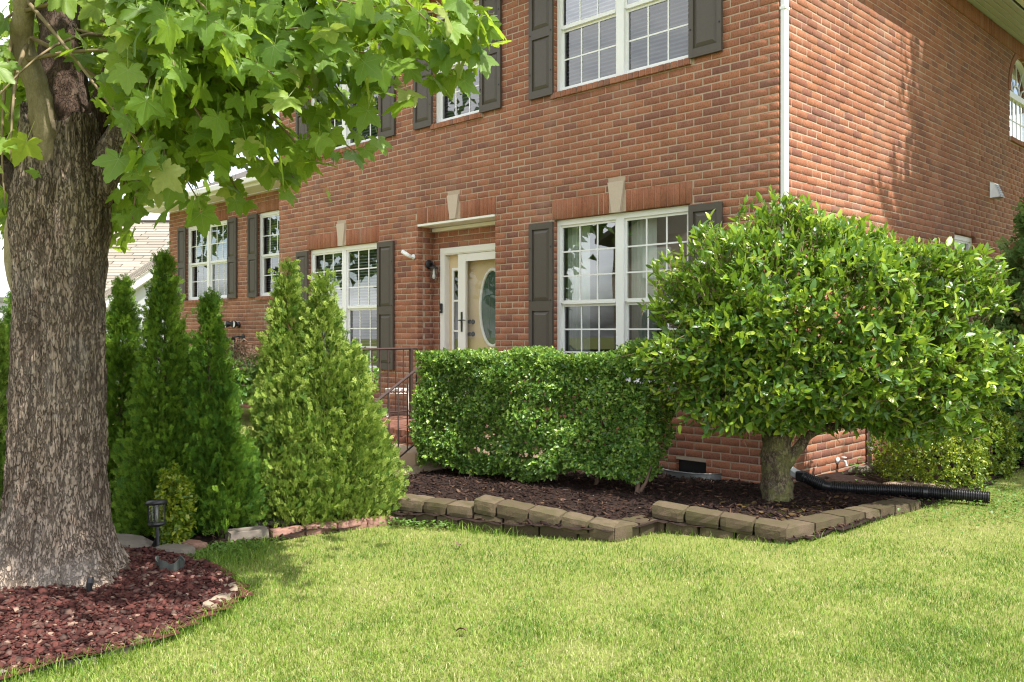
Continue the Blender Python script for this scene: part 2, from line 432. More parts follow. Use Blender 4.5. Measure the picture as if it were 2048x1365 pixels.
def lay_bricks(u0, u1, z0, z1, holes, shift=0.0):
    """running bond clipped by the openings: list of (u0,u1,z0,z1)"""
    res = []
    k0 = math.floor((z0-Z0)/CO); k1 = math.ceil((z1-Z0)/CO)
    for k in range(k0, k1):
        a = max(Z0+k*CO, z0); b = min(Z0+(k+1)*CO, z1)
        if b-a < .025: continue
        iv = [(u0, u1)]
        for h in holes:
            if h[2] < b-.012 and h[3] > a+.012: iv = subtract(iv, h[0], h[1])
        off = (.5*BL if k % 2 else 0)+shift
        for p, q in iv:
            n = math.floor((p-off)/BL)
            while True:
                s = max(p, off+n*BL); e = min(q, off+(n+1)*BL)
                if s >= q-1e-6: break
                if e-s > .03: res.append((s, e, a, b))
                n += 1
    return res

BRF = [np.array([[0, 1, 2, 3]]), ]
def brick_arrays(bricks, jit=.0018, depth=.092):
    n = len(bricks); B = np.array(bricks)
    u0, u1, a, b = B[:, 0]+J/2, B[:, 1]-J/2, B[:, 2]+J/2, B[:, 3]-J/2
    c = .005
    d = rng.normal(0, jit, n).clip(-.004, .004)
    w = lambda s: rng.normal(0, s, n)
    e0, e1 = w(.0011), w(.0011)
    V = np.zeros((n, 12, 3))
    F = [(u0+c+w(.001), d, a+c+e0), (u1-c+w(.001), d, a+c+e1), (u1-c+w(.001), d, b-c+e1), (u0+c+w(.001), d, b-c+e0),
         (u0, d+c, a+e0), (u1, d+c, a+e1), (u1, d+c, b+e1), (u0, d+c, b+e0),
         (u0, 0*d+depth, a), (u1, 0*d+depth, a), (u1, 0*d+depth, b), (u0, 0*d+depth, b)]
    for i, (x, y, z) in enumerate(F): V[:, i, 0] = x; V[:, i, 1] = y; V[:, i, 2] = z
    q = [(0, 1, 2, 3)]
    for i in range(4):
        j = (i+1) % 4; q.append((4+i, 4+j, j, i)); q.append((8+i, 8+j, 4+j, 4+i))
    return V, np.array(q)

def apply(M, V):
    m = np.array(M); return V @ m[:3, :3].T+m[:3, 3]

def brickwork(name, bricks, M, parent, mat=M_BRICK):
    V, q = brick_arrays(bricks); n = len(V)
    t = rng.random(n)
    Fq = (q[None]+(np.arange(n)*12)[:, None, None]).reshape(-1, 4)
    me = np_mesh(name, apply(M, V.reshape(-1, 3)), [Fq], {'tint': np.repeat(t, 12)})
    return stuff(link(name, me, mat, parent))

def mortar(name, u0, u1, z0, z1, holes, M, parent, d0=.0055, d1=.11, mat=M_MORTAR):
    g = .006
    hs = [(h[0]-g, h[1]+g, h[2]-g, h[3]+g) for h in holes if h[1] > u0 and h[0] < u1]
    us = sorted({u0, u1}|{min(max(x, u0), u1) for h in hs for x in h[:2]})
    zs = sorted({z0, z1}|{min(max(x, z0), z1) for h in hs for x in h[2:]})
    mb = MB()
    for i in range(len(us)-1):
        run = None
        for j in range(len(zs)-1):
            cu = (us[i]+us[i+1])/2; cz = (zs[j]+zs[j+1])/2
            inside = any(h[0] < cu < h[1] and h[2] < cz < h[3] for h in hs)
            if not inside: run = (run[0], zs[j+1]) if run else (zs[j], zs[j+1])
            if (inside or j == len(zs)-2) and run:
                mb.box(us[i], us[i+1], d0, d1, run[0], run[1]); run = None
    return mb.build(name, mat, parent, M)

# openings on the front: (u0,u1,z0,z1)
WA = (-2.775, -.965, .891, 2.72); WB = (-7.93, -6.13, .891, 2.72)
WC = (-2.775, -.965, 4.168, 5.63); WD = (-4.91, -3.99, 4.168, 5.63); WE = (-7.93, -6.13, 4.168, 5.63)
DR = (-5.24, -3.75, .3, 2.88)
def lintel_zone(w, t=.2286, e=.035): return (w[0]-e, w[1]+e, w[3], w[3]+t)
sold_f = [lintel_zone(WA), lintel_zone(WB), (-5.26, -3.73, 2.88, 3.10)]
sill_f = [(w[0]-.03, w[1]+.03, w[2]-CO, w[2]) for w in (WA, WB, WC, WD, WE)]
def key_rows(cx, zb, zt, wb, wt):
    rows = []; z = zb
    while z < zt:
        t = (z-zb)/(zt-zb); h = (wb+(wt-wb)*min(1, t+.12))/2; rows.append((cx-h, cx+h, z, min(zt, z+CO/2))); z += CO/2
    return rows
keys = [(-1.878, 2.722, 3.05), (-7.03, 2.722, 3.05), (-4.515, 2.895, 3.20)]
kh = [r for k in keys for r in key_rows(k[0], k[1], k[2], .115, .222)]
vent_h = [(-1.12, -.78, .0, .165)]
front_holes = [WA, WB, WC, WD, WE, DR]+vent_h
wall_f = mortar('front_wall', -8.81, -.0085, -.3, 5.84, front_holes, M_FRONT, house)
fb = lay_bricks(-8.81, 0, -.25, 5.6, front_holes+sold_f+sill_f+kh)
# the 300 whole bricks of the front that show largest become single parts
cand = []
for i, b in enumerate(fb):
    if abs(b[1]-b[0]-BL) > .002 or abs(b[3]-b[2]-CO) > .002: continue
    p = project([((b[0]+b[1])/2, 0, (b[2]+b[3])/2)])[0]
    if not (10 < p[0] < 1556 and 6 < p[1] < 985): continue
    if ((p[0]-1660)/400)**2+((p[1]-640)/250)**2 < 1: continue
    if 800 < p[0] < 1345 and 690 < p[1] < 990: continue
    if any(s[0]-.42 < b[0] < s[1]+.42 and s[2]-.05 < b[2] < s[3] for s in (WA, WC, WD)): continue
    cand.append((p[2], i))
cand.sort(); solo = {i for _, i in cand[:300]}
variants = []
for v in range(5):
    V, q = brick_arrays([(-BL/2, BL/2, -CO/2, CO/2)], .001)
    variants.append(np_mesh('brick', V[0], [q], None)); variants[-1].materials.append(M_BRICK)
for i in solo:
    b = fb[i]
    o = link('brick', variants[rnd.randrange(5)], None, wall_f, ((b[0]+b[1])/2, rnd.uniform(-.002, .002), (b[2]+b[3])/2))
    o.rotation_euler = (rnd.gauss(0, .006), rnd.gauss(0, .005), rnd.gauss(0, .006))
brickwork('brickwork', [b for i, b in enumerate(fb) if i not in solo], M_FRONT, wall_f)

# side wall with a small window and an arched window high up
SW = (4.60, 5.40, 1.80, 2.72); AW0, AW1, AZ0, AZS = 6.92, 8.12, 4.33, 5.00
AR = (AW1-AW0)/2
def arch_rows(u0, u1, z0, zs, extra=0.0):
    rows = [(u0-extra, u1+extra, z0, zs)]; r = (u1-u0)/2+extra; c = (u0+u1)/2; z = zs
    while z < zs+r-.002:
        h = math.sqrt(max(0, r*r-(min(z+CO/4, zs+r)-zs)**2)); rows.append((c-h, c+h, z, z+CO/2)); z += CO/2
    return rows
arch_h = arch_rows(AW0, AW1, AZ0, AZS); arch_o = arch_rows(AW0, AW1, AZ0, AZS, .0)+arch_rows(AW0, AW1, AZS, AZS, .105)
wall_s = mortar('side_wall', .10, 12.0, -.3, 5.84, [SW]+arch_h, M_SIDE, house)
sb = lay_bricks(.094, 12.0, -.25, 5.6, [SW, (SW[0]-.03, SW[1]+.03, SW[2]-CO, SW[2]), (AW0-.03, AW1+.03, AZ0-CO, AZ0)]+arch_o, .05)
brickwork('brickwork', sb, M_SIDE, wall_s)

# set-back wing on the left
WF = (-14.02, -12.20, 2.11, 3.665); WG = (-11.02, -10.09, 2.11, 3.665)
wing_holes = [WF, WG]
wall_w = mortar('wing_wall', -14.85, -8.6, -.3, 4.05, wing_holes, M_WING, house)
wb_ = lay_bricks(-14.85, -8.6, -.25, 4.02, wing_holes+[lintel_zone(WF, .2), lintel_zone(WG, .2)]+[(w[0]-.03, w[1]+.03, w[2]-CO, w[2]) for w in wing_holes])
brickwork('brickwork', wb_, M_WING, wall_w)

# recess of the front door: left jamb, back wall, right jamb, ceiling
jb = lay_bricks(.0935, .285, .3, 2.88, [], .02)
wj = mortar('recess_jamb', .095, .29, .3, 2.88, [], M_JAMB, house); brickwork('brickwork', jb, M_JAMB, wj)
DO = (-5.09, -3.70, .3, 2.575)
wk = mortar('recess_back_wall', -5.3, -3.6, .3, 2.9, [DO], M_BACK, house)
brickwork('brickwork', lay_bricks(-5.30, -3.6, .3, 2.9, [DO], .03), M_BACK, wk)
mb = MB(); mb.box(-3.745, -3.65, .093, .36, .3, 2.9); mb.build('recess_right_jamb', M_BRICK, house)
mb = MB(); mb.box(-5.235, -3.755, .012, .283, 2.852, 2.876); mb.box(-5.236, -3.754, -.004, .012, 2.856, 2.882)
mb.box(-5.235, -3.755, .245, .283, 2.80, 2.845); mb.build('recess_ceiling', M_TRIM, house)

# soldier courses, rowlock sills, keystones
def soldiers(z, u0, u1, z0, z1, M, skip=None, name='lintel'):
    n = max(1, round((u1-u0)/.0745)); s = (u1-u0)/n; br = []
    for i in range(n):
        a, b = u0+i*s, u0+(i+1)*s
        if skip and skip(a, b): continue
        br.append((a-.0028, b+.0028, z0-.002, z1+.002))
    V, q = brick_arrays(br, .0025); m = len(V); t = rng.random(m)
    Fq = (q[None]+(np.arange(m)*12)[:, None, None]).reshape(-1, 4)
    V[:, :, 1] -= z
    return stuff(link(name, np_mesh(name, apply(M, V.reshape(-1, 3)), [Fq], {'tint': np.repeat(t, 12)}), M_SOLD, house))
def lin(w, M, key=None, t=.2286):
    z = lintel_zone(w, t)
    soldiers(.001, z[0], z[1], z[2], z[3], M, None if key is None else (lambda a, b: a < key+.085 and b > key-.085))
lin(WA, M_FRONT, -1.878); lin(WB, M_FRONT, -7.03); lin(WF, M_WING, None, .2); lin(WG, M_WING, None, .2)
soldiers(.001, -5.26, -3.73, 2.885, 3.10, M_FRONT, lambda a, b: a < -4.515+.085 and b > -4.515-.085)
soldiers(.022, .10, 12.0, 5.60, 5.81, M_SIDE, None, 'frieze_course'); soldiers(.022, -8.81, -.02, 5.60, 5.81, M_FRONT, None, 'frieze_course')
def sill(w, M):
    n = round((w[1]-w[0]+.06)/.0765); s = (w[1]-w[0]+.06)/n; mbx = MB()
    for i in range(n):
        a = w[0]-.03+i*s
        mbx.box(a+.0045, a+s-.0045, -.032+rnd.uniform(-.003, .003), .05, w[2]-CO+.006, w[2]-.004, rnd.random(), .004)
    stuff(mbx.build('sill', M_BRICK, house, M))
    m2 = MB(); m2.box(w[0]-.03, w[1]+.03, -.024, .05, w[2]-CO+.009, w[2]-.008); m2.build('sill_mortar', M_MORTAR, house, M)
for w in (WA, WB, WC, WD, WE): sill(w, M_FRONT)
for w in wing_holes: sill(w, M_WING)
sill(SW, M_SIDE); sill((AW0, AW1, AZ0, 0), M_SIDE)
for cx, zb, zt in keys:
    m2 = MB(); m2.prism([(cx-.055, zb), (cx+.055, zb), (cx+.110, zt), (cx-.110, zt)], -.018, .09); m2.build('keystone', M_STONE_TRIM, house)
# arch of headers round the high window
m2 = MB()
for i in range(20):
    a0, a1 = math.pi*i/20+.008, math.pi*(i+1)/20-.008; c = (AW0+AW1)/2
    m2.prism([(c+r*math.cos(a), AZS+r*math.sin(a)) for r, a in ((AR, a0), (AR+.10, a0), (AR+.10, a1), (AR, a1))], -.012, .09, 'y', rnd.random())
stuff(m2.build('window_arch', M_SOLD, house, M_SIDE))

# ---------------------------------------------------------------- windows
def window(w, M, double, rail, ncol, rt, rb, blind=None, curtain=False, name='window', d=.05):
    u0, u1, z0, z1 = w; f = .042
    fr = MB()
    fr.box(u0+.002, u0+f, d, d+.075, z0+.002, z1-.002); fr.box(u1-f, u1-.002, d, d+.075, z0+.002, z1-.002)
    fr.box(u0+f, u1-f, d, d+.075, z1-.062, z1-.002); fr.box(u0+f, u1-f, d-.004, d+.075, z0+.002, z0+.035)
    units = [(u0+f, u1-f)]
    if double:
        c = (u0+u1)/2; fr.box(c-.052, c+.052, d-.003, d+.075, z0+.035, z1-.062); units = [(u0+f, c-.052), (c+.052, u1-f)]
    panes = []; mun = MB()
    for a, b in units:
        for top in (True, False):
            s0, s1 = (rail, z1-.062) if top else (z0+.035, rail)
            dd = d+.018 if top else d+.045; sw = .026
            fr.box(a, a+sw, dd, dd+.028, s0, s1); fr.box(b-sw, b, dd, dd+.028, s0, s1)
            if top: fr.box(a+sw, b-sw, dd, dd+.028, s1-sw, s1); fr.box(a+sw, b-sw, dd-.004, dd+.028, s0-.012, s0+.030); q0, q1 = s0+.030, s1-sw
            else: fr.box(a+sw, b-sw, dd, dd+.028, s0, s0+.036); fr.box(a+sw, b-sw, dd, dd+.022, s1-.04, s1-.013); q0, q1 = s0+.036, s1-.04
            p0, p1 = a+sw, b-sw; nr = rt if top else rb; g = dd+.012
            for i in range(1, ncol): x = p0+(p1-p0)*i/ncol; mun.box(x-.0085, x+.0085, g-.006, g+.004, q0, q1)
            for j in range(1, nr): y = q0+(q1-q0)*j/nr; mun.box(p0, p1, g-.0055, g+.0035, y-.0085, y+.0085)
            for i in range(ncol):
                for j in range(nr):
                    panes.append((p0+(p1-p0)*i/ncol, p0+(p1-p0)*(i+1)/ncol, q0+(q1-q0)*j/nr, q0+(q1-q0)*(j+1)/nr, g, top))
    wo = fr.build(name, M_WHITE, house, M)
    mun.build('muntin', M_WHITE, wo, M)
    for a, b, c, e, g, top in panes:
        m3 = MB(); m3.add([(a, g, c), (b, g, c), (b, g, e), (a, g, e)], [(0, 1, 2, 3)]); m3.build('pane', M_GLASS if top else M_SCREEN, wo, M)
    if blind is not None:
        bl = MB(); z = z0+.04; ang = blind
        while z < z1-.08:
            dy, dz = .024*math.cos(ang), .024*math.sin(ang)
            for a, b in units:
                bl.add([(a+.01, d+.12-dy, z-dz), (b-.01, d+.12-dy, z-dz), (b-.01, d+.12+dy, z+dz), (a+.01, d+.12+dy, z+dz)], [(0, 1, 2, 3)])
            z += .044
        stuff(bl.build('blind', M_BLIND, wo, M))
    if curtain:
        for a, b in units:
            for e0, e1 in ((a-.02, a+.30), (b-.13, b+.02)):
                vs = []; n = 26
                for i in range(n+1):
                    x = e0+(e1-e0)*i/n; y = d+.16+.018*math.sin(i*1.5)+.008*math.sin(i*.6); vs += [(x, y, z0+.02), (x, y, z1-.02)]
                cu = MB(); cu.add(vs, [(2*i, 2*i+2, 2*i+3, 2*i+1) for i in range(n)]); cu.build('curtain', M_CURT, wo, M)
    rm = MB(); x0, x1, y0, y1, e0, e1 = u0-.5, u1+.5, d+.30, d+2.4, z0-.5, z1+.05
    rm.box(x0, x1, y1, y1+.05, e0, e1); rm.box(x0, x1, d+.1, y1, e0-.05, e0); rm.box(x0, x1, d+.1, y1, e1, e1+.05)
    rm.box(x0-.05, x0, d+.1, y1, e0, e1); rm.box(x1, x1+.05, d+.1, y1, e0, e1)
    rm.build('room', M_ROOM, wo, M)
    return wo
window(WA, M_FRONT, True, 1.775, 3, 3, 3, None, True)
window(WB, M_FRONT, True, 1.805, 3, 3, 3, .55)
window(WC, M_FRONT, True, 4.90, 3, 2, 2, .75)
window(WE, M_FRONT, True, 4.90, 3, 2, 2, .75)
window(WD, M_FRONT, False, 4.90, 3, 2, 2, .75)
window(WF, M_WING, True, 2.86, 3, 2, 2, .6)
window(WG, M_WING, False, 2.86, 3, 2, 2, .5)
window(SW, M_SIDE, False, 2.2, 3, 2, 2, .75)
# arched window
c = (AW0+AW1)/2; fr = MB(); d = .05
def arc_bar(mbx, r0, r1, y0, y1, a0=0.0, a1=math.pi, cu=c, cz=AZS, n=20):
    for i in range(n):
        s, e = a0+(a1-a0)*i/n, a0+(a1-a0)*(i+1)/n
        mbx.prism([(cu+r*math.cos(a), cz+r*math.sin(a)) for r, a in ((r0, s), (r1, s), (r1, e), (r0, e))], y0, y1)
arc_bar(fr, AR-.05, AR-.002, d, d+.06)
fr.box(AW0+.002, AW0+.045, d, d+.06, AZ0+.002, AZS); fr.box(AW1-.045, AW1-.002, d, d+.06, AZ0+.002, AZS)
fr.box(AW0+.045, AW1-.045, d-.006, d+.06, AZS-.045, AZS+.045); fr.box(AW0+.045, AW1-.045, d, d+.06, AZ0+.002, AZ0+.04)
wo = fr.build('arched_window', M_WHITE, house, M_SIDE)
mu = MB()
for i in range(1, 6): x = AW0+(AW1-AW0)*i/6; mu.box(x-.008, x+.008, d+.02, d+.03, AZ0+.04, AZS-.045)
mu.box(AW0+.05, AW1-.05, d+.021, d+.029, AZ0+.30, AZ0+.315)
for k in (-1, 0, 1): arc_bar(mu, .185, .20, d+.02, d+.03, cu=c+k*.38, n=12)
for a in (55, 90, 125): mu.prism([(c+r*math.cos(math.radians(a))+s*.007*math.sin(math.radians(a)), AZS+r*math.sin(math.radians(a))-s*.007*math.cos(math.radians(a))) for r, s in ((.2, 1), (AR-.04, 1), (AR-.04, -1), (.2, -1))], d+.021, d+.029)
mu.build('muntin', M_WHITE, wo, M_SIDE)
m3 = MB(); m3.add([(c+(AR-.03)*math.cos(math.pi*i/24), d+.034, AZS+(AR-.03)*math.sin(math.pi*i/24)) for i in range(25)]+[(AW0+.03, d+.034, AZ0+.03), (AW1-.03, d+.034, AZ0+.03)], [tuple(range(27))]); m3.build('pane', M_GLASS, wo, M_SIDE)
m3 = MB(); m3.box(AW0-.1, AW1+.1, .6, .65, AZ0-.2, AZS+AR+.05); m3.box(AW0-.1, AW1+.1, .115, .6, AZ0-.25, AZ0-.2); m3.build('room', M_ROOM, wo, M_SIDE)

# ---------------------------------------------------------------- shutters
def shutter(u0, u1, z0, z1, M, split):
    s = MB(); y0, y1 = -.040, -.008; st = .052
    s.box(u0, u0+st, y0, y1, z0, z1); s.box(u1-st, u1, y0, y1, z0, z1)
    s.box(u0+st, u1-st, y0+.001, y1, z0, z0+.085); s.box(u0+st, u1-st, y0+.001, y1, z1-.07, z1); s.box(u0+st, u1-st, y0+.001, y1, split-.055, split+.055)
    s.box(u0+st, u1-st, y0+.020, y1-.002, z0+.085, z1-.07)
    o = s.build('shutter', M_SHUT, house, M)
    for a, b in ((z0+.085, split-.055), (split+.055, z1-.07)):
        p = MB(); x0, x1 = u0+st+.008, u1-st-.008; a += .008; b -= .008; i = .038
        p.add([(x0, y0+.019, a), (x1, y0+.019, a), (x1, y0+.019, b), (x0, y0+.019, b), (x0+i, y0+.003, a+i), (x1-i, y0+.003, a+i), (x1-i, y0+.003, b-i), (x0+i, y0+.003, b-i)],
              [(4, 5, 6, 7), (0, 1, 5, 4), (1, 2, 6, 5), (2, 3, 7, 6), (3, 0, 4, 7)]); p.build('panel', M_SHUT, o, M)
    sc_ = MB()
    for z in (z0+.28, (z0+z1)/2, z1-.28):
        for x in (u0+.022, u1-.022): sc_.lathe([(.009, .0), (.009, .006), (.001, .008)], 8, (x, y0, z), Matrix.Rotation(math.radians(90), 3, 'X'))
    sc_.build('screws', M_BLACK, o, M)
for a, b in ((-3.142, -2.772), (-.950, -.580), (-6.098, -5.735), (-8.235, -7.91)): shutter(a, b, .925, 2.70, M_FRONT, 1.745)
for a, b in ((-3.142, -2.772), (-.950, -.580), (-5.29, -4.915), (-3.988, -3.620), (-6.06, -5.71), (-8.235, -7.91)): shutter(a, b, 4.150, 5.62, M_FRONT, 4.885)
for a, b in ((-12.13, -11.78), (-11.33, -10.98), (-14.35, -13.99)): shutter(a, b, 2.10, 3.655, M_WING, 2.86)

# ---------------------------------------------------------------- door
y = .285
f = MB(); f.box(-5.085, -4.985, y-.02, y+.10, .42, 2.57); f.box(-4.985, -3.70, y-.02, y+.10, 2.475, 2.57)
f.box(-5.075, -4.995, y-.03, y-.02, .42, 2.56); f.box(-4.995, -3.70, y-.03, y-.02, 2.49, 2.56); f.box(-4.985, -3.70, y-.03, y+.14, .42, .445)
f.build('door_frame', M_TRIM, house)
f = MB(); f.box(-4.985, -4.70, y+.055, y+.09, .445, 2.475); sp = f.build('sidelight', M_TAN, house)
f = MB()
for a, b, e0, e1 in ((-4.905, -4.872, .62, 2.30), (-4.735, -4.70, .62, 2.30), (-4.872, -4.735, 2.265, 2.30), (-4.872, -4.735, .62, .655)): f.box(a, b, y+.03, y+.056, e0, e1)
for k in range(1, 4): z = .655+(2.265-.655)*k/4; f.box(-4.872, -4.735, y+.034, y+.052, z-.012, z+.012)
f.build('sidelight_frame', M_TRIM, sp)
for k in range(4):
    z0_, z1_ = .655+1.61*k/4+.012, .655+1.61*(k+1)/4-.012
    m3 = MB(); m3.add([(-4.872, y+.046, z0_), (-4.735, y+.046, z0_), (-4.735, y+.046, z1_), (-4.872, y+.046, z1_)], [(0, 1, 2, 3)]); m3.build('pane', M_PANEL, sp)
f = MB(); f.box(-4.735, -4.585, y-.012, y+.025, .445, 2.47); f.box(-3.85, -3.70, y-.012, y+.025, .445, 2.47)
f.box(-4.585, -3.85, y-.011, y+.025, 2.375, 2.47); f.box(-4.585, -3.85, y-.011, y+.025, .445, .66)
f.box(-4.60, -4.58, y-.02, y-.011, .64, 2.395); f.box(-4.585, -3.85, y-.019, y-.011, 2.370, 2.39)
sd = f.build('storm_door', M_TRIM, house)
m3 = MB(); m3.add([(-4.585, y+.006, .66), (-3.85, y+.006, .66), (-3.85, y+.006, 2.375), (-4.585, y+.006, 2.375)], [(0, 1, 2, 3)]); m3.build('glass_pane', M_CLEAR, sd)
m3 = MB(); m3.box(-4.675, -4.64, y-.022, y-.012, 1.45, 1.71, ch=.004); m3.tube([(-4.657, y-.022, 1.60), (-4.657, y-.055, 1.60), (-4.60, y-.062, 1.603), (-4.545, y-.055, 1.60)], [.009, .009, .008, .006], 8)
m3.tube([(-4.657, y-.02, 1.60), (-4.657, y-.04, 1.60), (-4.70, y-.04, 1.60)], .006, 6); m3.build('handle', M_BLACK, sd)
f = MB(); f.box(-4.70, -3.70, y+.085, y+.125, .445, 2.475); ed = f.build('entry_door', M_TAN, house)
ovx, ovz, oa, ob = -4.16, 1.757, .255, .515
n = 40; ring = MB(); vs = []; fs = []
for i in range(n):
    a = 2*math.pi*i/n
    for k, (ex, yy) in enumerate(((.0, .086), (.0, .066), (.022, .056), (.045, .066), (.045, .075))):
        vs.append((ovx+(oa-ex)*math.cos(a), y+yy, ovz+(ob-ex)*math.sin(a)))
for i in range(n):
    for k in range(4): fs.append((i*5+k, i*5+k+1, ((i+1) % n)*5+k+1, ((i+1) % n)*5+k))
ring.add(vs, fs); ring.build('oval_frame', M_TRIM, ed, smooth=True)
m3 = MB(); m3.add([(ovx+(oa-.04)*math.cos(2*math.pi*i/n), y+.0755, ovz+(ob-.04)*math.sin(2*math.pi*i/n)) for i in range(n)], [tuple(range(n))]); m3.build('oval_glass', M_OVAL, ed)
m3 = MB()
for sx in (-.09, .09):
    h = (ob-.05)*math.sqrt(1-(sx/(oa-.04))**2); m3.tube([(ovx+sx, y+.074, ovz-h), (ovx+sx*.55, y+.074, ovz), (ovx+sx, y+.074, ovz+h)], .003, 5)
m3.build('lead_came', M_GALV, ed)
m3 = MB()
for z in (1.42, 1.58): m3.lathe([(.001, 0), (.032, 0), (.032, .012), (.02, .02), (.016, .05), (.028, .06), (.024, .08), (.001, .085)], 14, (-4.54, y+.085, z), Matrix.Rotation(math.radians(90), 3, 'X'))
m3.build('deadbolt_and_knob', M_BLACK, ed)

# ---------------------------------------------------------------- roof, soffit, gutter, downspout
OH = .42
rf = MB(); e = 5.86; X0, X1, Y0, Y1 = -8.81-OH, OH, -OH, 12+OH; rg = e+2.9; xm = (X0+X1)/2
rf.add([(X0, Y0, e), (X1, Y0, e), (X1, Y1, e), (X0, Y1, e), (xm, Y0+4.8, rg), (xm, Y1-4.8, rg), (X0, Y0, e+.12), (X1, Y0, e+.12), (X1, Y1, e+.12), (X0, Y1, e+.12)],
       [(0, 1, 7, 6), (1, 2, 8, 7), (2, 3, 9, 8), (3, 0, 6, 9), (6, 7, 4), (7, 8, 5, 4), (8, 9, 5), (9, 6, 4, 5)])
M_ROOF = simple('roof_shingle', (.10, .09, .08, 1), .9, 20, .3, .4, .2)
rf.build('roof', M_ROOF, house)
so = MB(); so.box(X0, X1, Y0, 0, 5.85, 5.856); so.box(0, X1, 0, Y1, 5.85, 5.856); so.box(X0, -8.81, 0, Y1, 5.85, 5.856); sfo = so.build('soffit', M_BLACK, house)
wdt = OH/5
for i in range(5):
    p = MB(); p.box(.002+i*wdt, (i+1)*wdt-.006, .004, Y1-.01, 5.825, 5.847, ch=.003); p.build('soffit_panel', M_SOFFIT, sfo)
    p = MB(); p.box(X0+.01, X1-.01, -(i+1)*wdt+.006, -.002-i*wdt, 5.825, 5.847, ch=.003); p.build('soffit_panel', M_SOFFIT, sfo)
gt = MB(); gt.box(X1+.002, X1+.12, Y0, Y1, 5.86, 5.98, ch=.01); gt.box(X0, X1, Y0-.12, Y0-.002, 5.86, 5.98, ch=.01); gt.build('gutter', M_WHITE, house)
dsp = MB(); dsp.box(.006, .056, .012, .082, .26, 5.84, ch=.006)
for k in (1, 2, 3): dsp.box(.0555, .0595, .012+k*.0175-.003, .012+k*.0175+.003, .27, 5.82)
for z in (.9, 2.6, 4.4): dsp.box(.003, .062, .006, .088, z, z+.025)
dsp.build('downspout', M_ALU, house)
el = MB(); el.tube([(.031, .05, .27), (.05, .05, .215), (.13, .055, .165), (.24, .062, .135)], .04, 4); el.build('downspout_elbow', M_ALU, house)
wr = MB(); e = 4.07
wr.add([(-15.2, .42, e), (-8.82, .42, e), (-8.82, 5.5, e+2.3), (-15.2, 5.5, e+2.3), (-15.2, .42, e+.1), (-8.82, .42, e+.1), (-8.82, 5.5, e+2.4), (-15.2, 5.5, e+2.4)], [(0, 1, 2, 3), (4, 5, 6, 7), (0, 1, 5, 4), (3, 0, 4, 7)])
wr.build('wing_roof', M_ROOF, house)
wg = MB(); wg.box(-15.2, -8.83, .42, .83, 4.05, 4.068); wg.box(-15.2, -8.83, .39, .42, 4.05, 4.20); wg.box(-15.2, -8.83, .29, .388, 4.10, 4.21, ch=.012); wg.build('wing_gutter', M_TRIM, house)
sd_ = MB(); sd_.box(-14.85, -14.75, .95, 6.5, -.3, 4.05); sd_.box(-14.85, -.1, 6.5, 6.6, -.3, 5.5); sd_.box(-8.80, -8.7, .12, 6.5, 3.9, 5.84); sd_.build('rear_walls', M_BRICK, house)
# floor and inner wall that keep daylight out
iw = MB(); iw.box(-8.7, -.2, 3.4, 3.5, -.3, 5.84); iw.box(-8.7, -.2, .12, 6.4, 5.80, 5.84); iw.build('inner_wall', M_ROOM, house)
# crawl-space vent
v = MB(); v.box(-1.12, -.78, .05, .09, .0, .165)
v.build('crawl_vent', M_BLACK, house)

# ---------------------------------------------------------------- things fixed to the walls
t = thing('wall_lantern', 'black wall lantern with a clear glass cylinder beside the front door', 'lantern', (-5.24, .19, 2.25))
Q = Matrix.Rotation(math.radians(90), 3, 'Y')
m = MB(); m.lathe([(.001, .0), (.062, .0), (.062, .014), (.045, .024), (.001, .026)], 20, (.004, 0, .11), Q); m.build('backplate', M_BLACK, t, smooth=True)
m = MB(); m.tube([(.02, 0, .11), (.06, 0, .135), (.105, 0, .12), (.11, 0, .075)], .011, 8); m.lathe([(.001, .085), (.03, .083), (.058, .062), (.058, .05), (.001, .05)], 18, (.11, 0, 0)); m.build('arm_and_cap', M_BLACK, t, smooth=True)
m = MB(); m.lathe([(.05, .05), (.052, -.10), (.03, -.125), (.001, -.13)], 20, (.11, 0, 0)); m.build('glass_shade', M_CLEAR, t, smooth=True)
m = MB(); m.lathe([(.001, .05), (.014, .05), (.014, -.02), (.022, -.05), (.016, -.085), (.001, -.095)], 12, (.11, 0, 0)); m.build('bulb', M_CURT, t, smooth=True)
m = MB()
for k in range(4): a = k*math.pi/2+.4; m.tube([(.11+.056*math.cos(a), .056*math.sin(a), .052), (.11+.056*math.cos(a), .056*math.sin(a), -.11)], .0035, 5)
m.build('cage', M_BLACK, t)
t = thing('security_camera', 'small white security camera tilted up on the brick left of the front door', 'camera', (-5.32, 0, 2.455))
m = MB(); m.lathe([(.001, 0), (.038, 0), (.034, .014), (.012, .02), (.012, .05)], 14, (0, -.004, 0), Matrix.Rotation(math.radians(90), 3, 'X')); m.lathe([(.001, -.022), (.016, -.015), (.022, 0), (.016, .015), (.001, .022)], 10, (0, -.06, .0)); m.build('mount', M_WHITE, t, smooth=True)
m = MB(); m.tube([(.01, -.065, .0), (-.03, -.085, .025), (-.105, -.115, .075)], [.024, .027, .027], 12); m.build('housing', M_WHITE, t, smooth=True)
t = tag(MB().build('x', None) if False else (lambda m: (m.box(-5.058, -5.018, .225, .254, 1.70, 1.83, ch=.006), m.build('doorbell', M_BLACK))[1])(MB()), 'black video doorbell on the white door casing', 'doorbell')
m = MB(); m.lathe([(.001, 0), (.012, 0), (.010, .004), (.001, .005)], 12, (-5.038, .2245, 1.735), Matrix.Rotation(math.radians(90), 3, 'X')); m.build('button', M_GALV, t)
t = thing('flood_light', 'black twin-head flood light on the wing wall', 'light', (-11.72, .83, 1.58))
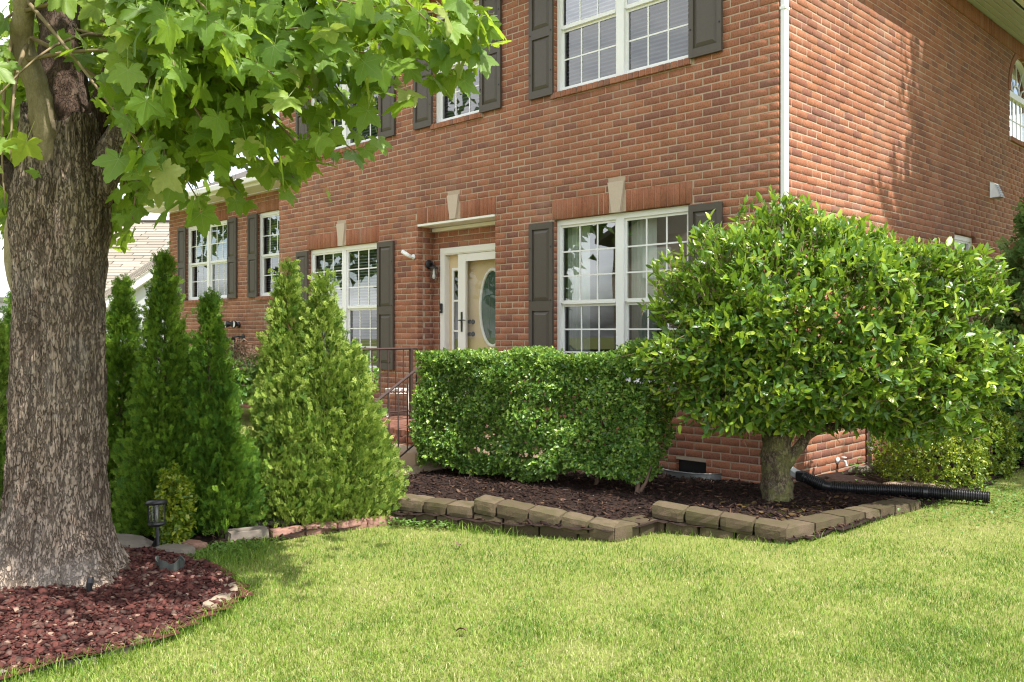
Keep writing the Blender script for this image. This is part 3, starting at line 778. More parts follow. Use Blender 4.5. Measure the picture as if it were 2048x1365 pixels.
m = MB(); m.lathe([(.001, 0), (.06, 0), (.055, .02), (.001, .03)], 14, (0, -.004, 0), Matrix.Rotation(math.radians(90), 3, 'X')); m.tube([(0, -.03, 0), (0, -.08, 0)], .02, 8); m.build('base', M_BLACK, t, smooth=True)
for sx in (-1, 1):
    m = MB(); m.tube([(sx*.02, -.08, 0), (sx*.06, -.10, .01), (sx*.12, -.15, .02), (sx*.15, -.19, .015)], [.02, .035, .055, .07], 12); h = m.build('lamp_head', M_BLACK, t, smooth=True)
    m = MB(); m.lathe([(.001, 0), (.06, 0)], 14, (sx*.153, -.195, .014), Matrix.Rotation(math.radians(90), 3, 'X')); m.build('lens', M_CURT, h)
t = thing('carriage_lamp', 'black carriage lamp below the flood light on the wing wall', 'lantern', (-11.55, .83, 1.33))
m = MB(); m.lathe([(.001, 0), (.075, 0), (.075, .015), (.001, .03)], 14, (0, -.004, 0), Matrix.Rotation(math.radians(90), 3, 'X')); m.tube([(0, -.02, .02), (-.03, -.10, .03), (-.12, -.17, .01)], .014, 6); m.build('backplate', M_BLACK, t)
m = MB(); m.box(-.21, -.07, -.26, -.12, -.035, .0); m.box(-.19, -.09, -.24, -.14, -.29, -.265)
for sx in (-.195, -.085):
    for sy in (-.245, -.135): m.box(sx-.008, sx+.008, sy-.008, sy+.008, -.28, -.03)
m.build('lamp_frame', M_BLACK, t)
m = MB(); m.box(-.185, -.095, -.235, -.145, -.265, -.036); m.build('glass_shade', M_CLEAR, t)
t = thing('dryer_vent', 'white hooded dryer vent on the shaded side wall', 'vent', (0, 6.1, 3.43))
m = MB(); m.add([(.004, -.12, -.11), (.004, .12, -.11), (.004, .12, .11), (.004, -.12, .11), (.13, -.10, -.10), (.13, .10, -.10), (.05, .09, .10), (.05, -.09, .10)], [(0, 4, 7, 3), (1, 2, 6, 5), (3, 7, 6, 2), (4, 5, 6, 7)]); m.build('hood', M_ALU, t)
m = MB()
for k in range(5):
    z = -.085+k*.034; x = .131-.08*(z+.10)/.2; m.box(x, x+.006, -.082, .082, z-.004, z+.004)
for k in range(6):
    yy = -.08+k*.032; m.add([(.138, yy-.004, -.095), (.138, yy+.004, -.095), (.062, yy+.004, .08), (.062, yy-.004, .08)], [(0, 1, 2, 3)])
m.build('grille', M_GREYP, t)
m = MB(); m.add([(.128, -.085, -.09), (.128, .085, -.09), (.055, .085, .08), (.055, -.085, .08)], [(0, 1, 2, 3)], 0); 
m.v = [(x+.004, yy, z) for x, yy, z in m.v]; m.build('grille_opening', M_BLACK, t)
t = thing('conduit_pipe', 'grey plastic conduit pipe running down the side wall to the soil', 'pipe', (.0, 1.90, 0))
m = MB(); m.tube([(.035, 0, -.05), (.035, 0, .62), (.035, 0, .78)], .022, 10); m.build('pipe', M_GREYP, t, smooth=True)
m = MB(); m.tube([(.035, 0, .20), (.035, 0, .26)], .028, 10); m.build('coupling', M_GREYP, t); m = MB(); m.tube([(.035, 0, .45), (.035, 0, .50)], .028, 10); m.build('coupling', M_GREYP, t)
m = MB(); m.box(.006, .12, -.14, .12, .70, 1.02, ch=.008); m.build('meter_box', M_GREYP, t)
t = thing('hose_tap', 'pale hose tap low on the sunlit side wall', 'tap', (0, 1.2, .15))
m = MB(); m.lathe([(.001, 0), (.035, 0), (.03, .012), (.012, .02), (.012, .06)], 12, (.004, 0, 0), Q); m.build('flange', M_ALU, t)
m = MB(); m.tube([(.06, 0, 0), (.085, 0, -.005), (.095, 0, -.05)], .014, 8); m.lathe([(.001, .0), (.026, .002), (.026, .01), (.001, .012)], 10, (.07, 0, .03)); m.build('spout', M_ALU, t)
t = thing('vent_well', 'grey metal well rim in front of the crawl-space vent', 'vent well', (-.93, 0, 0))
m = MB(); n = 18
o_, i_ = [], []
for k in range(n+1):
    a = math.pi*k/n; o_.append((-.34*math.cos(a), -.02-.22*math.sin(a))); i_.append((-.325*math.cos(a), -.02-.207*math.sin(a)))
for k in range(n):
    m.add([(*o_[k], .0), (*o_[k+1], .0), (*o_[k+1], .085), (*o_[k], .085), (*i_[k], .0), (*i_[k+1], .0), (*i_[k+1], .085), (*i_[k], .085)], [(0, 1, 2, 3), (5, 4, 7, 6), (3, 2, 6, 7)])
m.build('well_wall', M_GALV, t)
m = MB(); m.tube([(x, yy, .088) for x, yy in o_], .008, 6); m.build('rolled_rim', M_GALV, t, smooth=True)

# ---------------------------------------------------------------- porch, steps, railings, chair, planter
t = thing('porch', 'brick porch with concrete steps below the front door', 'porch')
PF = .42
M_PORCHB = brick_material('porch_brick', [(0, (.10, .045, .034, 1)), (1, (.17, .075, .052, 1))])
m = MB(); m.box(-5.9, -2.78, -1.66, -.01, -.1, PF-.06); m.build('porch_base', M_CONC, t)
tiles = []
pav = MB(); pav.box(-5.9, -2.80, -1.655, -.012, PF-.06, PF-.012); pavo = pav.build('porch_floor', M_MORTAR_RED, t)
bmesh_v = []
k = 0; x = -5.9
pm = MB()
while x < -2.9:
    yy = -1.70+(.1 if k % 2 else 0)
    while yy < -.03:
        a = max(yy, -1.70); b = min(yy+.2, -.012)
        if b-a > .03: pm.box(x+.004, min(x+.098, -2.785), a+.004, b-.004, PF-.07, PF+rnd.uniform(-.003, .002), rnd.random(), .004)
        yy += .2
    x += .1; k += 1
stuff(pm.build('floor_bricks', M_PORCHB, pavo))
rb = lay_bricks(-5.9, -2.79, -.05, PF-.07, []); brickwork('brickwork', rb, Matrix.Translation((0, -1.68, 0)), pavo)
for i, (z, y0_, y1_) in enumerate(((.265, -2.00, -1.685), (.120, -2.31, -2.002))):
    m = MB(); m.box(-4.3, -2.78, y0_, y1_, -.1, z, ch=.012); m.build('step', M_CONC, t)
m = MB(); m.add([(-2.775, -2.36, -.1), (-2.775, -1.4, -.1), (-2.775, -1.4, PF-.02), (-2.775, -1.66, PF-.02), (-2.775, -2.02, .14), (-2.775, -2.36, .10), (-2.70, -2.36, -.1), (-2.70, -1.4, -.1), (-2.70, -1.4, .16), (-2.70, -1.66, .12), (-2.70, -2.02, .06), (-2.70, -2.36, .03)],
             [(0, 1, 2, 3, 4, 5), (6, 7, 8, 9, 10, 11), (3, 2, 8, 9), (4, 3, 9, 10), (5, 4, 10, 11), (0, 5, 11, 6)]); m.build('cheek_wall', M_CONC, t)
def railing(name, label, X, pts, ground_pts, posts, grp, curl=False):
    t = thing(name, label, 'railing', (X, pts[0][0], pts[0][1]), grp)
    o = np.array((X, pts[0][0], pts[0][1])); V = lambda a, b: tuple(np.array((X, a, b))-o)
    m = MB(); P = [V(*p) for p in pts]
    if curl: P = [tuple(np.array(P[0])+np.array(c)) for c in ((0, .015, -.07), (0, .035, -.055), (0, .035, -.02), (0, .02, -.003))]+P
    m.tube(P, .014, 6); m.build('top_rail', M_IRON, t)
    m = MB(); m.tube([V(*p) for p in ground_pts], .010, 6); m.build('bottom_rail', M_IRON, t)
    def interp(pl, a):
        for (a0, b0), (a1, b1) in zip(pl, pl[1:]):
            if min(a0, a1) <= a <= max(a0, a1): return b0+(b1-b0)*(a-a0)/(a1-a0)
        return pl[-1][1]
    a = ground_pts[0][0]-.06
    while a > ground_pts[-1][0]+.02:
        b = MB(); b.tube([V(a, interp(ground_pts, a)), V(a, interp(pts, a))], .0075, 5); b.build('baluster', M_IRON, t); a -= .112
    for p in posts:
        b = MB(); b.box(*(V(p[0], 0)[0]-.018, V(p[0], 0)[0]+.018, V(p[0], 0)[1]-.018, V(p[0], 0)[1]+.018), p[1]-o[2], interp(pts, p[0])-o[2]); b.build('post', M_IRON, t)
railing('stair_railing', 'brown iron railing on the far side of the steps ending in a curl', -4.22, [(-.86, 1.255), (-1.70, 1.25), (-2.45, .86)], [(-.86, .52), (-1.70, .52), (-2.45, .10)], [(-.92, PF), (-1.66, PF), (-2.42, .0)], 'railings of the porch steps', True)
railing('stair_railing', 'brown iron railing nearest the clipped hedge with sloping handrail', -2.86, [(-.08, 1.225), (-1.68, 1.225), (-2.46, .765)], [(-.08, .50), (-1.68, .50), (-2.46, .045)], [(-.12, PF), (-1.64, PF), (-2.43, .0)], 'railings of the porch steps')
# front chair
t = thing('bistro_chair', 'small white wrought-iron chair with a curled back on the porch', 'chair', (-4.62, -.80, PF))
t.rotation_euler = (0, 0, math.radians(-35))
m = MB(); m.lathe([(.001, .335), (.15, .335), (.15, .33), (.001, .33)], 20); seat = m.build('seat', M_WIRE, t)
m = MB(); m.lathe([(.15, .34), (.16, .338), (.16, .318), (.15, .316)], 20)
for k in range(20): a = k*2*math.pi/20; m.tube([(.155*math.cos(a), .155*math.sin(a), .32), (.15*math.cos(a+.16), .15*math.sin(a+.16), .285), (.155*math.cos(a+.31), .155*math.sin(a+.31), .32)], .0035, 4)
m.tube([(.152*math.cos(2*math.pi*k/24), .152*math.sin(2*math.pi*k/24), .283) for k in range(25)], .005, 5); m.build('seat_rim', M_WIRE, t)
for sx, sy in ((-.11, -.11), (.11, -.11), (-.11, .11), (.11, .11)):
    m = MB(); s = 1 if sx > 0 else -1; s2 = 1 if sy > 0 else -1
    m.tube([(sx, sy, .32), (sx*1.08, sy*1.08, .15), (sx*1.12, sy*1.12, .03), (sx*1.18, sy*1.18, .006), (sx*1.34, sy*1.34, .008), (sx*1.42, sy*1.42, .03), (sx*1.36, sy*1.36, .045)], .0065, 6); m.build('leg', M_WIRE, t)
m = MB(); arc = []
for k in range(17):
    a = math.pi*k/16; arc.append((-.16*math.cos(a), .15, .54+.10*math.sin(a)))
curl = lambda s: [(s*.115, .15, .50), (s*.10, .15, .515), (s*.11, .15, .535), (s*.135, .15, .53), (s*.155, .15, .52)]
m.tube(curl(-1)+arc+curl(1)[::-1], .0065, 6)
m.tube([(-.16, .15, .54), (-.145, .15, .45), (-.12, .13, .33)], .0065, 6); m.tube([(.16, .15, .54), (.145, .15, .45), (.12, .13, .33)], .0065, 6)
m.tube([(-.14, .15, .43), (.14, .15, .43)], .005, 5); m.tube([(-.13, .14, .39), (.13, .14, .39)], .005, 5)
for s in (-1, 1):
    for q in (0, 1): m.tube([(s*(.02+q*.05), .145, .392), (s*(.045+q*.05), .147, .412), (s*(.065+q*.05), .145, .394)], .0035, 4)
m.tube([(0, .15, .64), (0, .15, .585)], .005, 5); m.build('backrest', M_WIRE, t)
m = MB(); m.lathe([(.001, .004), (.07, .003), (.075, 0), (.07, -.003), (.001, -.004)], 20, (0, .15, .555), Matrix.Diagonal((1, .62, 1)) @ Matrix.Rotation(0, 3, 'X') if False else Matrix(((1, 0, 0), (0, 0, 1), (0, .6, 0)))); m.build('back_medallion', M_WIRE, t)

# ================================================================== beds, walls, edging
RING = [(-2.9, -5.6), (-2.2, -5.22), (-1.55, -5.08), (-1.02, -4.96), (-.60, -5.02), (-.42, -5.10), (-.27, -5.32), (-.10, -5.66), (-.06, -5.95), (-.10, -6.3), (-.35, -6.75), (-.9, -7.05), (-1.7, -7.15), (-2.6, -6.8), (-3.0, -6.2)]
BED = [(-1.46, -3.36), (-.80, -3.09), (-.28, -2.90), (.16, -2.64), (.20, -2.18), (1.06, -1.80), (1.16, -1.15), (1.20, .02), (1.3, 1.0), (1.15, 3.6), (1.0, 12), (0, 12), (0, 0), (-2.70, -.01), (-2.70, -2.7)]
ARB = [(-1.40, -3.30), (-1.52, -4.45), (-1.60, -4.86), (-2.6, -5.3), (-5, -6.2), (-6.5, -5.6), (-2.75, -4.2), (-2.3, -3.1), (-1.75, -2.95)]
def inside(poly, x, y):
    x = np.asarray(x); y = np.asarray(y); r = np.zeros(x.shape, bool); n = len(poly)
    for i in range(n):
        x0, y0 = poly[i]; x1, y1 = poly[(i+1) % n]
        c = ((y0 > y) != (y1 > y)) & (x < (x1-x0)*(y-y0)/((y1-y0) if y1 != y0 else 1e-9)+x0); r ^= c
    return r
def bed_mesh(name, poly, hfun, mat, step=.06):
    xs = [p[0] for p in poly]; ys = [p[1] for p in poly]
    gx = np.arange(min(xs), max(xs)+step, step); gy = np.arange(min(ys), max(ys)+step, step)
    X, Y = np.meshgrid(gx, gy, indexing='ij'); Zh = hfun(X, Y); n = X.shape
    ok = inside(poly, X, Y); idx = np.arange(X.size).reshape(n)
    cell = ok[:-1, :-1] | ok[1:, :-1] | ok[:-1, 1:] | ok[1:, 1:]
    f = np.stack([idx[:-1, :-1], idx[1:, :-1], idx[1:, 1:], idx[:-1, 1:]], -1)[cell]
    return structure(link(name, np_mesh(name, np.stack([X, Y, Zh], -1).reshape(-1, 3), [f], None, True), mat))
def wob(X, Y, s, a):
    return a*(np.sin(X*s+1.3)*np.cos(Y*s*1.2+.4)+.6*np.sin(X*s*2.3+Y*s*1.7)+.4*np.cos(Y*s*3.1-X*s*2.7))
def bed_h(X, Y):
    near = np.exp(-((np.clip(-Y-.2-.45*np.abs(X), 0, 9)-2.0)/1.2)**2)
    h = .035+.05*np.clip((-Y-.6)/1.6, 0, 1)
    h = np.where(X > .85, np.minimum(h, .03), h)
    return h+wob(X, Y, 5.3, .008)
bed_h0 = bed_h
bed_mesh('mulch_bed', BED, bed_h, M_MULCH)
def ring_h(X, Y):
    d = np.hypot(X+1.416, Y+5.70); return .035+.07*np.exp(-(d/.75)**2)+wob(X, Y, 7, .006)
bed_mesh('tree_ring', RING, ring_h, M_REDM)
def arb_h(X, Y): return .03+wob(X, Y, 6, .008)
bed_mesh('shrub_bed', ARB, arb_h, M_MULCH)
sheet('walkway', [(-2.75, -2.3), (-4.2, -2.3), (-9, -5.2), (-9, -7), (-2.72, -4.25), (-2.28, -3.1)], .034, M_WALK)

# stones: bevelled, slightly wedge-shaped blocks
def stone(parent, name, p0, p1, z0, z1, depth, side, mat=M_RSTONE, gap=.003, j=.0032, label=None):
    """block whose front bottom edge runs from p0 to p1; side=+1 puts its depth to the left of that direction"""
    p0 = np.array(p0, float); p1 = np.array(p1, float); d = p1-p0; L_ = np.linalg.norm(d); d /= L_; nrm = np.array((-d[1], d[0]))*side
    m = MB(); c = .007; x0, x1 = gap, L_-gap
    q = lambda: rnd.uniform(-j, j)
    vs = []
    nx, ny, nz_ = 5, 4, 3
    # subdivided block with rounded edges and rough faces
    za, zb = z1 if hasattr(z1, '__len__') else (z1, z1); ha, hb = (z0 if hasattr(z0, '__len__') else (z0, z0))
    grid = {}
    vs = []; fs = []
    def vid(i, k, l):
        key = (i, k, l)
        if key in grid: return grid[key]
        fx, fy, fz = i/nx, k/ny, l/nz_
        x = x0+(x1-x0)*fx; yv = depth*fy; zlo = ha+(hb-ha)*fx; zv = zlo+(za+(zb-za)*fx-zlo)*fz
        edges = (i in (0, nx))+(k in (0, ny))+(l in (0, nz_))
        r = c*(1.0 if edges == 2 else 1.5 if edges == 3 else 0)
        if edges >= 2:
            if i == 0: x += r*.8
            if i == nx: x -= r*.8
            if k == 0: yv += r*.8
            if k == ny: yv -= r*.8
            if l == 0: zv += r*.6
            if l == nz_: zv -= r*.6
        x += q()*.6; yv += q(); zv += q()*.8
        w_ = p0+d*x+nrm*yv; vs.append((w_[0], w_[1], zv)); grid[key] = len(vs)-1; return grid[key]
    for i in range(nx):
        for k in range(ny):
            fs.append((vid(i, k, 0), vid(i, k+1, 0), vid(i+1, k+1, 0), vid(i+1, k, 0))); fs.append((vid(i, k, nz_), vid(i+1, k, nz_), vid(i+1, k+1, nz_), vid(i, k+1, nz_)))
    for i in range(nx):
        for l in range(nz_):
            fs.append((vid(i, 0, l), vid(i+1, 0, l), vid(i+1, 0, l+1), vid(i, 0, l+1))); fs.append((vid(i, ny, l), vid(i, ny, l+1), vid(i+1, ny, l+1), vid(i+1, ny, l)))
    for k in range(ny):
        for l in range(nz_):
            fs.append((vid(0, k, l), vid(0, k, l+1), vid(0, k+1, l+1), vid(0, k+1, l))); fs.append((vid(nx, k, l), vid(nx, k+1, l), vid(nx, k+1, l+1), vid(nx, k, l+1)))
    m = MB(); m.add(vs, fs, rnd.random()); return m.build(name, mat, parent)
def course(parent, A, B, fr, zA, zB, h, depth, side):
    """a row of stones from A to B; fr = cut fractions; zA,zB = top heights at the ends"""
    A = np.array(A, float); B = np.array(B, float)
    for a, b in zip(fr, fr[1:]):
        q1 = rnd.uniform(-.002, .002); zt = np.array((zA+(zB-zA)*a+q1, zA+(zB-zA)*b+q1))
        n = np.array((-(B-A)[1], (B-A)[0]))/np.linalg.norm(B-A)*side*rnd.uniform(-.004, .004)
        stone(parent, 'stone', A+(B-A)*a+n, A+(B-A)*b+n, zt-h, zt, depth*rnd.uniform(.95, 1.05), side)
rw = thing('retaining_wall', 'low stacked block retaining wall stepping round the dark mulch bed', 'retaining wall')
W1a, W1b, W2b, W3b, W4b, W5b = (-1.43, -3.34), (-.775, -3.085), (.185, -2.64), (.215, -2.16), (1.12, -1.83), (1.245, .05)
course(rw, W1a, W1b, [0, .40, .68, 1.0], .188, .172, .09, .22, 1)
course(rw, W1a, W1b, [0, .14, .30, .56, .82, 1.02], .096, .081, .14, .21, 1)
course(rw, W1b, W2b, [0, .17, .40, .63, .82, 1.0], .232, .108, .105, .22, 1)
course(rw, W1b, W2b, [0, .22, .48, .75, .95], .126, .04, .16, .20, 1)
course(rw, W2b, W3b, [0, .55, 1.08], .102, .098, .15, .20, 1)
course(rw, (.165, -2.20), W4b, [0, .24, .48, .71, .93], .200, .108, .10, .21, 1)
course(rw, (.13, -2.21), W4b, [0, .13, .36, .60, .84, .95], .099, .02, .16, .20, 1)
course(rw, (1.035, -1.87), W5b, [0, .20, .40, .55, .66, .78, .90, 1.0], .104, .068, .17, .21, 1)

eg = thing('paver_edging', 'reddish paver edging along the evergreen bed beside the lawn', 'edging')
E0, E1 = np.array((-1.545, -4.27)), np.array((-1.345, -3.36))
k = 0
for a, b in ((0, .26), (.26, .52), (.52, .77), (.77, .955)):
    stone(eg, 'paver', E0+(E1-E0)*a, E0+(E1-E0)*b, -.03, .062+rnd.uniform(-.004, .004), .11, 1, M_EDGE, .002, .0022)
stone(eg, 'paver', E0+(E1-E0)*.955, E1+np.array((.02, .10)), -.03, .060, .16, 1, M_EDGE, .003, .003)
stone(eg, 'paver', (-1.36, -3.37), (-1.62, -3.12), -.03, .056, .11, -1, M_EDGE, .003, .003)
stone(eg, 'end_stone', (-1.60, -4.56), (-1.535, -4.285), -.03, .085, .16, 1, M_FLAG, .003, .006)
stone(eg, 'far_paver', (-2.0, -4.30), (-1.72, -3.95), -.02, .06, .10, 1, M_FLAG, .003, .008)

te = thing('tree_ring_edging', 'worn stones half sunk in the grass round the red mulch tree ring', 'edging')
rp = RING[2:12]
for i in range(len(rp)-1):
    a, b = np.array(rp[i]), np.array(rp[i+1]); n = max(1, round(np.linalg.norm(b-a)/.26))
    for k in range(n):
        p, q_ = a+(b-a)*(k+.03)/n, a+(b-a)*(k+.97)/n
        pale = i in (2, 3)
        top = .055 if i in (2, 3) else .028+rnd.uniform(-.006, .008)
        if i == 0: top = .03
        stone(te, 'stone', p, q_, -.05, top, rnd.uniform(.09, .13), -1, M_PEBBLE if pale else M_FLAG, .004, .012)

def rock(name, label, loc, s, mat, rot=0.0, seed=0):
    import bmesh
    bm = bmesh.new(); bmesh.ops.create_icosphere(bm, subdivisions=3, radius=1)
    for v in bm.verts:
        n1 = mnoise.noise(v.co*1.3+Vector((seed*7.1, 0, 0))); n2 = mnoise.noise(v.co*3.1+Vector((0, seed*3.3, 0)))
        v.co = v.co*(1+.28*n1+.10*n2); v.co.z = max(-.7, min(.62, v.co.z)); v.co = Vector((v.co.x*s[0], v.co.y*s[1], v.co.z*s[2]))
    me = bpy.data.meshes.new(name); bm.to_mesh(me); bm.free()
    o = link(name, me, mat, None, loc); o.rotation_euler = (0, 0, rot); return tag(o, label, 'rock')
rock('rock', 'large flat grey rock lying behind the big tree trunk', (-1.86, -5.18, .05), (.26, .15, .11), M_FLAG, .5, 1)
rock('rock', 'brown rock under the solar lantern', (-1.50, -4.99, .035), (.15, .10, .09), M_FLAG, .8, 2)
rock('rock', 'dark reddish rock half hidden in the weeds by the evergreens', (-1.60, -4.80, .02), (.10, .07, .08), M_EDGE, .2, 3)
rock('flat_stone', 'flat pale stone behind the black drain pipe', (.86, .90, .02), (.30, .18, .06), M_PEBBLE, .6, 4)
rock('rock', 'small stone against the side wall by the hose tap', (.14, 1.42, .03), (.14, .09, .08), M_FLAG, 1.2, 5)

# drain pipe
dp = thing('drain_pipe', 'black corrugated drain pipe lying from the downspout across the bed onto the lawn', 'drain pipe', (.2, .06, .1))
key = [(.20, .06, .145), (.30, .085, .105), (.42, .11, .075), (.62, .17, .072), (.85, .28, .078), (1.10, .40, .078), (1.33, .48, .075), (1.60, .565, .070)]
def catmull(P, n):
    P = [np.array(p) for p in P]; P = [2*P[0]-P[1]]+P+[2*P[-1]-P[-2]]; o = []
    for i in range(1, len(P)-2):
        for k in range(n):
            t = k/n; o.append(.5*((2*P[i])+(-P[i-1]+P[i+1])*t+(2*P[i-1]-5*P[i]+4*P[i+1]-P[i+2])*t*t+(-P[i-1]+3*P[i]-3*P[i+1]+P[i+2])*t**3))
    o.append(P[-2]); return o
pp = catmull(key, 60); arc_ = np.concatenate([[0], np.cumsum([np.linalg.norm(b-a) for a, b in zip(pp, pp[1:])])])
N_ = 460; us = np.linspace(0, arc_[-1], N_); pts = np.stack([np.interp(us, arc_, [p[i] for p in pp]) for i in range(3)], 1)-np.array((.2, .06, .1))
rad = [.051+.0065*math.tanh(2.2*math.sin(u*2*math.pi/.0175)) if not (.20 < u < .26 or abs(u-1.02) < .02) else .052+(.006 if abs(u-1.02) < .02 else 0) for u in us]
m = MB(); m.tube(pts, rad, 20, cap=False); m.build('pipe_wall', M_PIPE, dp, smooth=True)
m = MB(); m.tube(pts[-60:]-0*pts[-60:], [.043]*60, 20, cap=False); m.build('pipe_bore', M_PIPE, dp)
m = MB(); m.box(-.05, .035, -.045, .045, .0, .09, ch=.008); ad = m.build('square_adapter', M_PIPE, dp)

# solar lantern
sl = thing('solar_lantern', 'black solar path lantern leaning by the tree with its stake bent', 'lantern', (-1.625, -5.035, .0))
sl.rotation_euler = (math.radians(-3), math.radians(-6), .3)
m = MB(); m.lathe([(.001, .37), (.05, .37), (.068, .36), (.07, .345), (.058, .338), (.001, .338)], 20); m.build('cap', M_BLACK, sl, smooth=True)
m = MB(); m.lathe([(.047, .338), (.045, .225), ], 18); m.build('glass_shade', M_CLEAR, sl, smooth=True)
m = MB(); m.lathe([(.001, .226), (.056, .226), (.058, .215), (.045, .205), (.012, .198), (.001, .198)], 18)
for k in range(4): a = k*math.pi/2+.6; m.tube([(.052*math.cos(a), .052*math.sin(a), .34), (.05*math.cos(a), .05*math.sin(a), .22)], .004, 5)
m.build('cage', M_BLACK, sl)
m = MB(); m.lathe([(.001, .335), (.008, .33), (.009, .27), (.008, .23), (.001, .228)], 10); m.build('inner_lamp', M_GALV, sl, smooth=True)
m = MB(); m.tube([(0, 0, .20), (.004, 0, .12), (.012, -.004, -.06)], [.011, .010, .014], 8); m.build('stem', M_BLACK, sl)
m = MB(); m.add([(-.0, -.012, .135), (.006, .012, .135), (-.055, -.03, .04), (-.09, -.045, .0), (-.10, .0, .0), (-.07, .03, .03), (-.03, .022, .09)], [(0, 1, 6, 2), (2, 6, 5, 3), (3, 5, 4)])
m.v += [(x-.004, y_, z-.007) for x, y_, z in m.v[:7]]; m.a += [0]*7; m.f += [tuple(i+7 for i in reversed(f_)) for f_ in m.f[:3]]; m.build('ground_spike', M_BLACK, sl)
# spotlight stake, torn edging scrap
sp_ = thing('spotlight_stake', 'small black spotlight stake stuck in the red mulch before the trunk', 'garden light', (-.90, -5.71, .05))
m = MB(); m.tube([(0, 0, -.05), (0, 0, .05)], .008, 6); m.build('stake', M_BLACK, sp_)
m = MB(); m.tube([(0, 0, .03), (.0, .005, .075), (-.01, .012, .10)], [.012, .018, .016], 8); m.build('lamp_head', M_BLACK, sp_)
m = MB(); n = 22; vs = []
for i in range(n+1):
    a = math.radians(-150+250*i/n); r = .085+.010*math.sin(i*1.1); h = .030+.012*math.sin(i*.9+1)
    vs += [(r*math.cos(a), r*math.sin(a)*.8, -.02), (r*1.05*math.cos(a), r*1.05*math.sin(a)*.8, h), (r*.97*math.cos(a), r*.97*math.sin(a)*.8, h), (r*.93*math.cos(a), r*.93*math.sin(a)*.8, -.02)]
fs = []
for i in range(n):
    for k in range(3): fs.append((i*4+k, i*4+k+1, i*4+k+5, i*4+k+4))
m.add(vs, fs)
o = m.build('plastic_pot', simple('grey_green_plastic', (.055, .062, .055, 1), .6, 40, .3, .2), None)
o.location = (-1.06, -5.205, .10); tag(o, 'torn grey-green plastic pot rim sunk in the red mulch', 'pot')

# ================================================================== neighbour's house beyond the evergreens
nh = thing('neighbour_house', 'white-sided house with a pale shingle roof beyond the evergreens', 'house', (-22, 12, 0))
M_NSHING = simple('pale_shingle', (.28, .25, .21, 1), .9, 30, .2, .3, .2)
M_SIDING = simple('white_siding', (.46, .48, .49, 1), .6, 10, .03, .03)
RZ45 = Matrix.Rotation(math.radians(45), 4, 'Z')
nh.location = (CAM[0], CAM[1], 0); nh.rotation_euler = (0, 0, math.radians(45))
# local x = to the right of the street view, local y = away
def shingles(name, A, B, Cc, Dd, parent, mat, rows, piece=.9):
    """courses between bottom edge A-B and top edge D-C, each lapping the one below"""
    A, B, Cc, Dd = (np.array(p, float) for p in (A, B, Cc, Dd)); n = unit(np.cross(B-A, Dd-A)); mbx = MB()
    for k in range(rows):
        t0, t1 = k/rows, (k+1)/rows
        l0, r0, l1, r1 = A+(Dd-A)*t0, B+(Cc-B)*t0, A+(Dd-A)*t1, B+(Cc-B)*t1
        m_ = max(1, round(np.linalg.norm(r0-l0)/piece)); s = rnd.random()
        cuts = [0]+[min(1, max(0, (i+s)/m_)) for i in range(m_)]+[1]
        for a, b in zip(cuts, cuts[1:]):
            if b-a < .004: continue
            g = .0012; h = .014+rnd.uniform(0, .008)
            p = [l0+(r0-l0)*(a+g), l0+(r0-l0)*(b-g), l1+(r1-l1)*(b-g), l1+(r1-l1)*(a+g)]
            mbx.add([p[0]+n*h, p[1]+n*h, p[2]+n*.004, p[3]+n*.004, p[0], p[1]], [(0, 1, 2, 3), (4, 5, 1, 0)], rnd.random())
    return stuff(mbx.build(name, mat, parent))
Nn = Nodes('pale_shingle_tabs'); M_NTAB = Nn.done(Nn.principled(Nn.ramp(Nn.tint(), [(0, G(.22, .195, .16)), (.5, G(.255, .23, .19)), (1, G(.30, .27, .225))]), .95, Nn.noise(60, 4, .6, 'Position'), .4, .01, .1))
m = MB(); m.add([(-17, 25.9, 1.75), (-5, 25.9, 1.75), (-5, 30.5, 5.25), (-17, 30.5, 5.25), (-17, 35, 1.75), (-5, 35, 1.75)], [(0, 1, 2, 3), (3, 2, 5, 4), (0, 3, 4), (1, 5, 2)]); r0_ = m.build('roof', M_NSHING, nh)
shingles('shingles', (-17, 25.88, 1.77), (-5, 25.88, 1.77), (-5, 30.5, 5.28), (-17, 30.5, 5.28), r0_, M_NTAB, 34)
m = MB(); m.box(-17, -5, 30.4, 30.6, 5.27, 5.33); m.build('ridge_cap', M_ROOF, r0_)
m = MB(); m.box(-16.6, -5.4, 26.4, 34.6, 0, 1.9); m.build('wall', M_SIDING, nh)
# right gable facing the street
def ln(x): return 1.55+(x+12.45)*.66
m = MB(); m.prism([(-12.9, 0), (-6.2, 0), (-6.2, ln(-9.0)-.7*2.8), (-9.0, ln(-9.0)), (-12.9, ln(-12.9))], 25.2, 26.5); m.build('gable_wall', M_SIDING, nh)
m = MB(); m.prism([(-13.2, ln(-13.2)), (-9.0, ln(-9.0)), (-9.0, ln(-9.0)+.26), (-13.2, ln(-13.2)+.26)], 25.0, 25.2); m.build('rake_board', M_WHITE, nh)
m = MB(); m.box(-13.25, -13.1, 24.98, 25.25, 1.6, 1.9); m.build('gutter_return', M_WHITE, nh)
shingles('gable_shingles', (-13.3, 24.95, ln(-13.3)+.27), (-9.0, 24.95, ln(-9.0)+.27), (-9.0, 25.9, ln(-9.0)+.85), (-13.3, 25.9, ln(-13.3)+.80), nh, M_NTAB, 6)
# left gable
m = MB(); m.prism([(-20, 0), (-14.45, 0), (-14.45, 2.3), (-14.55, 2.6), (-15.7, 4.9), (-17.5, 6.6), (-20, 3.5)], 24.4, 26.2); m.build('left_gable_wall', M_SIDING, nh)
m = MB(); m.prism([(-14.40, 2.30), (-14.30, 2.42), (-15.55, 4.95), (-15.70, 4.9)], 24.2, 26.3); m.build('left_rake', M_GREYP, nh)

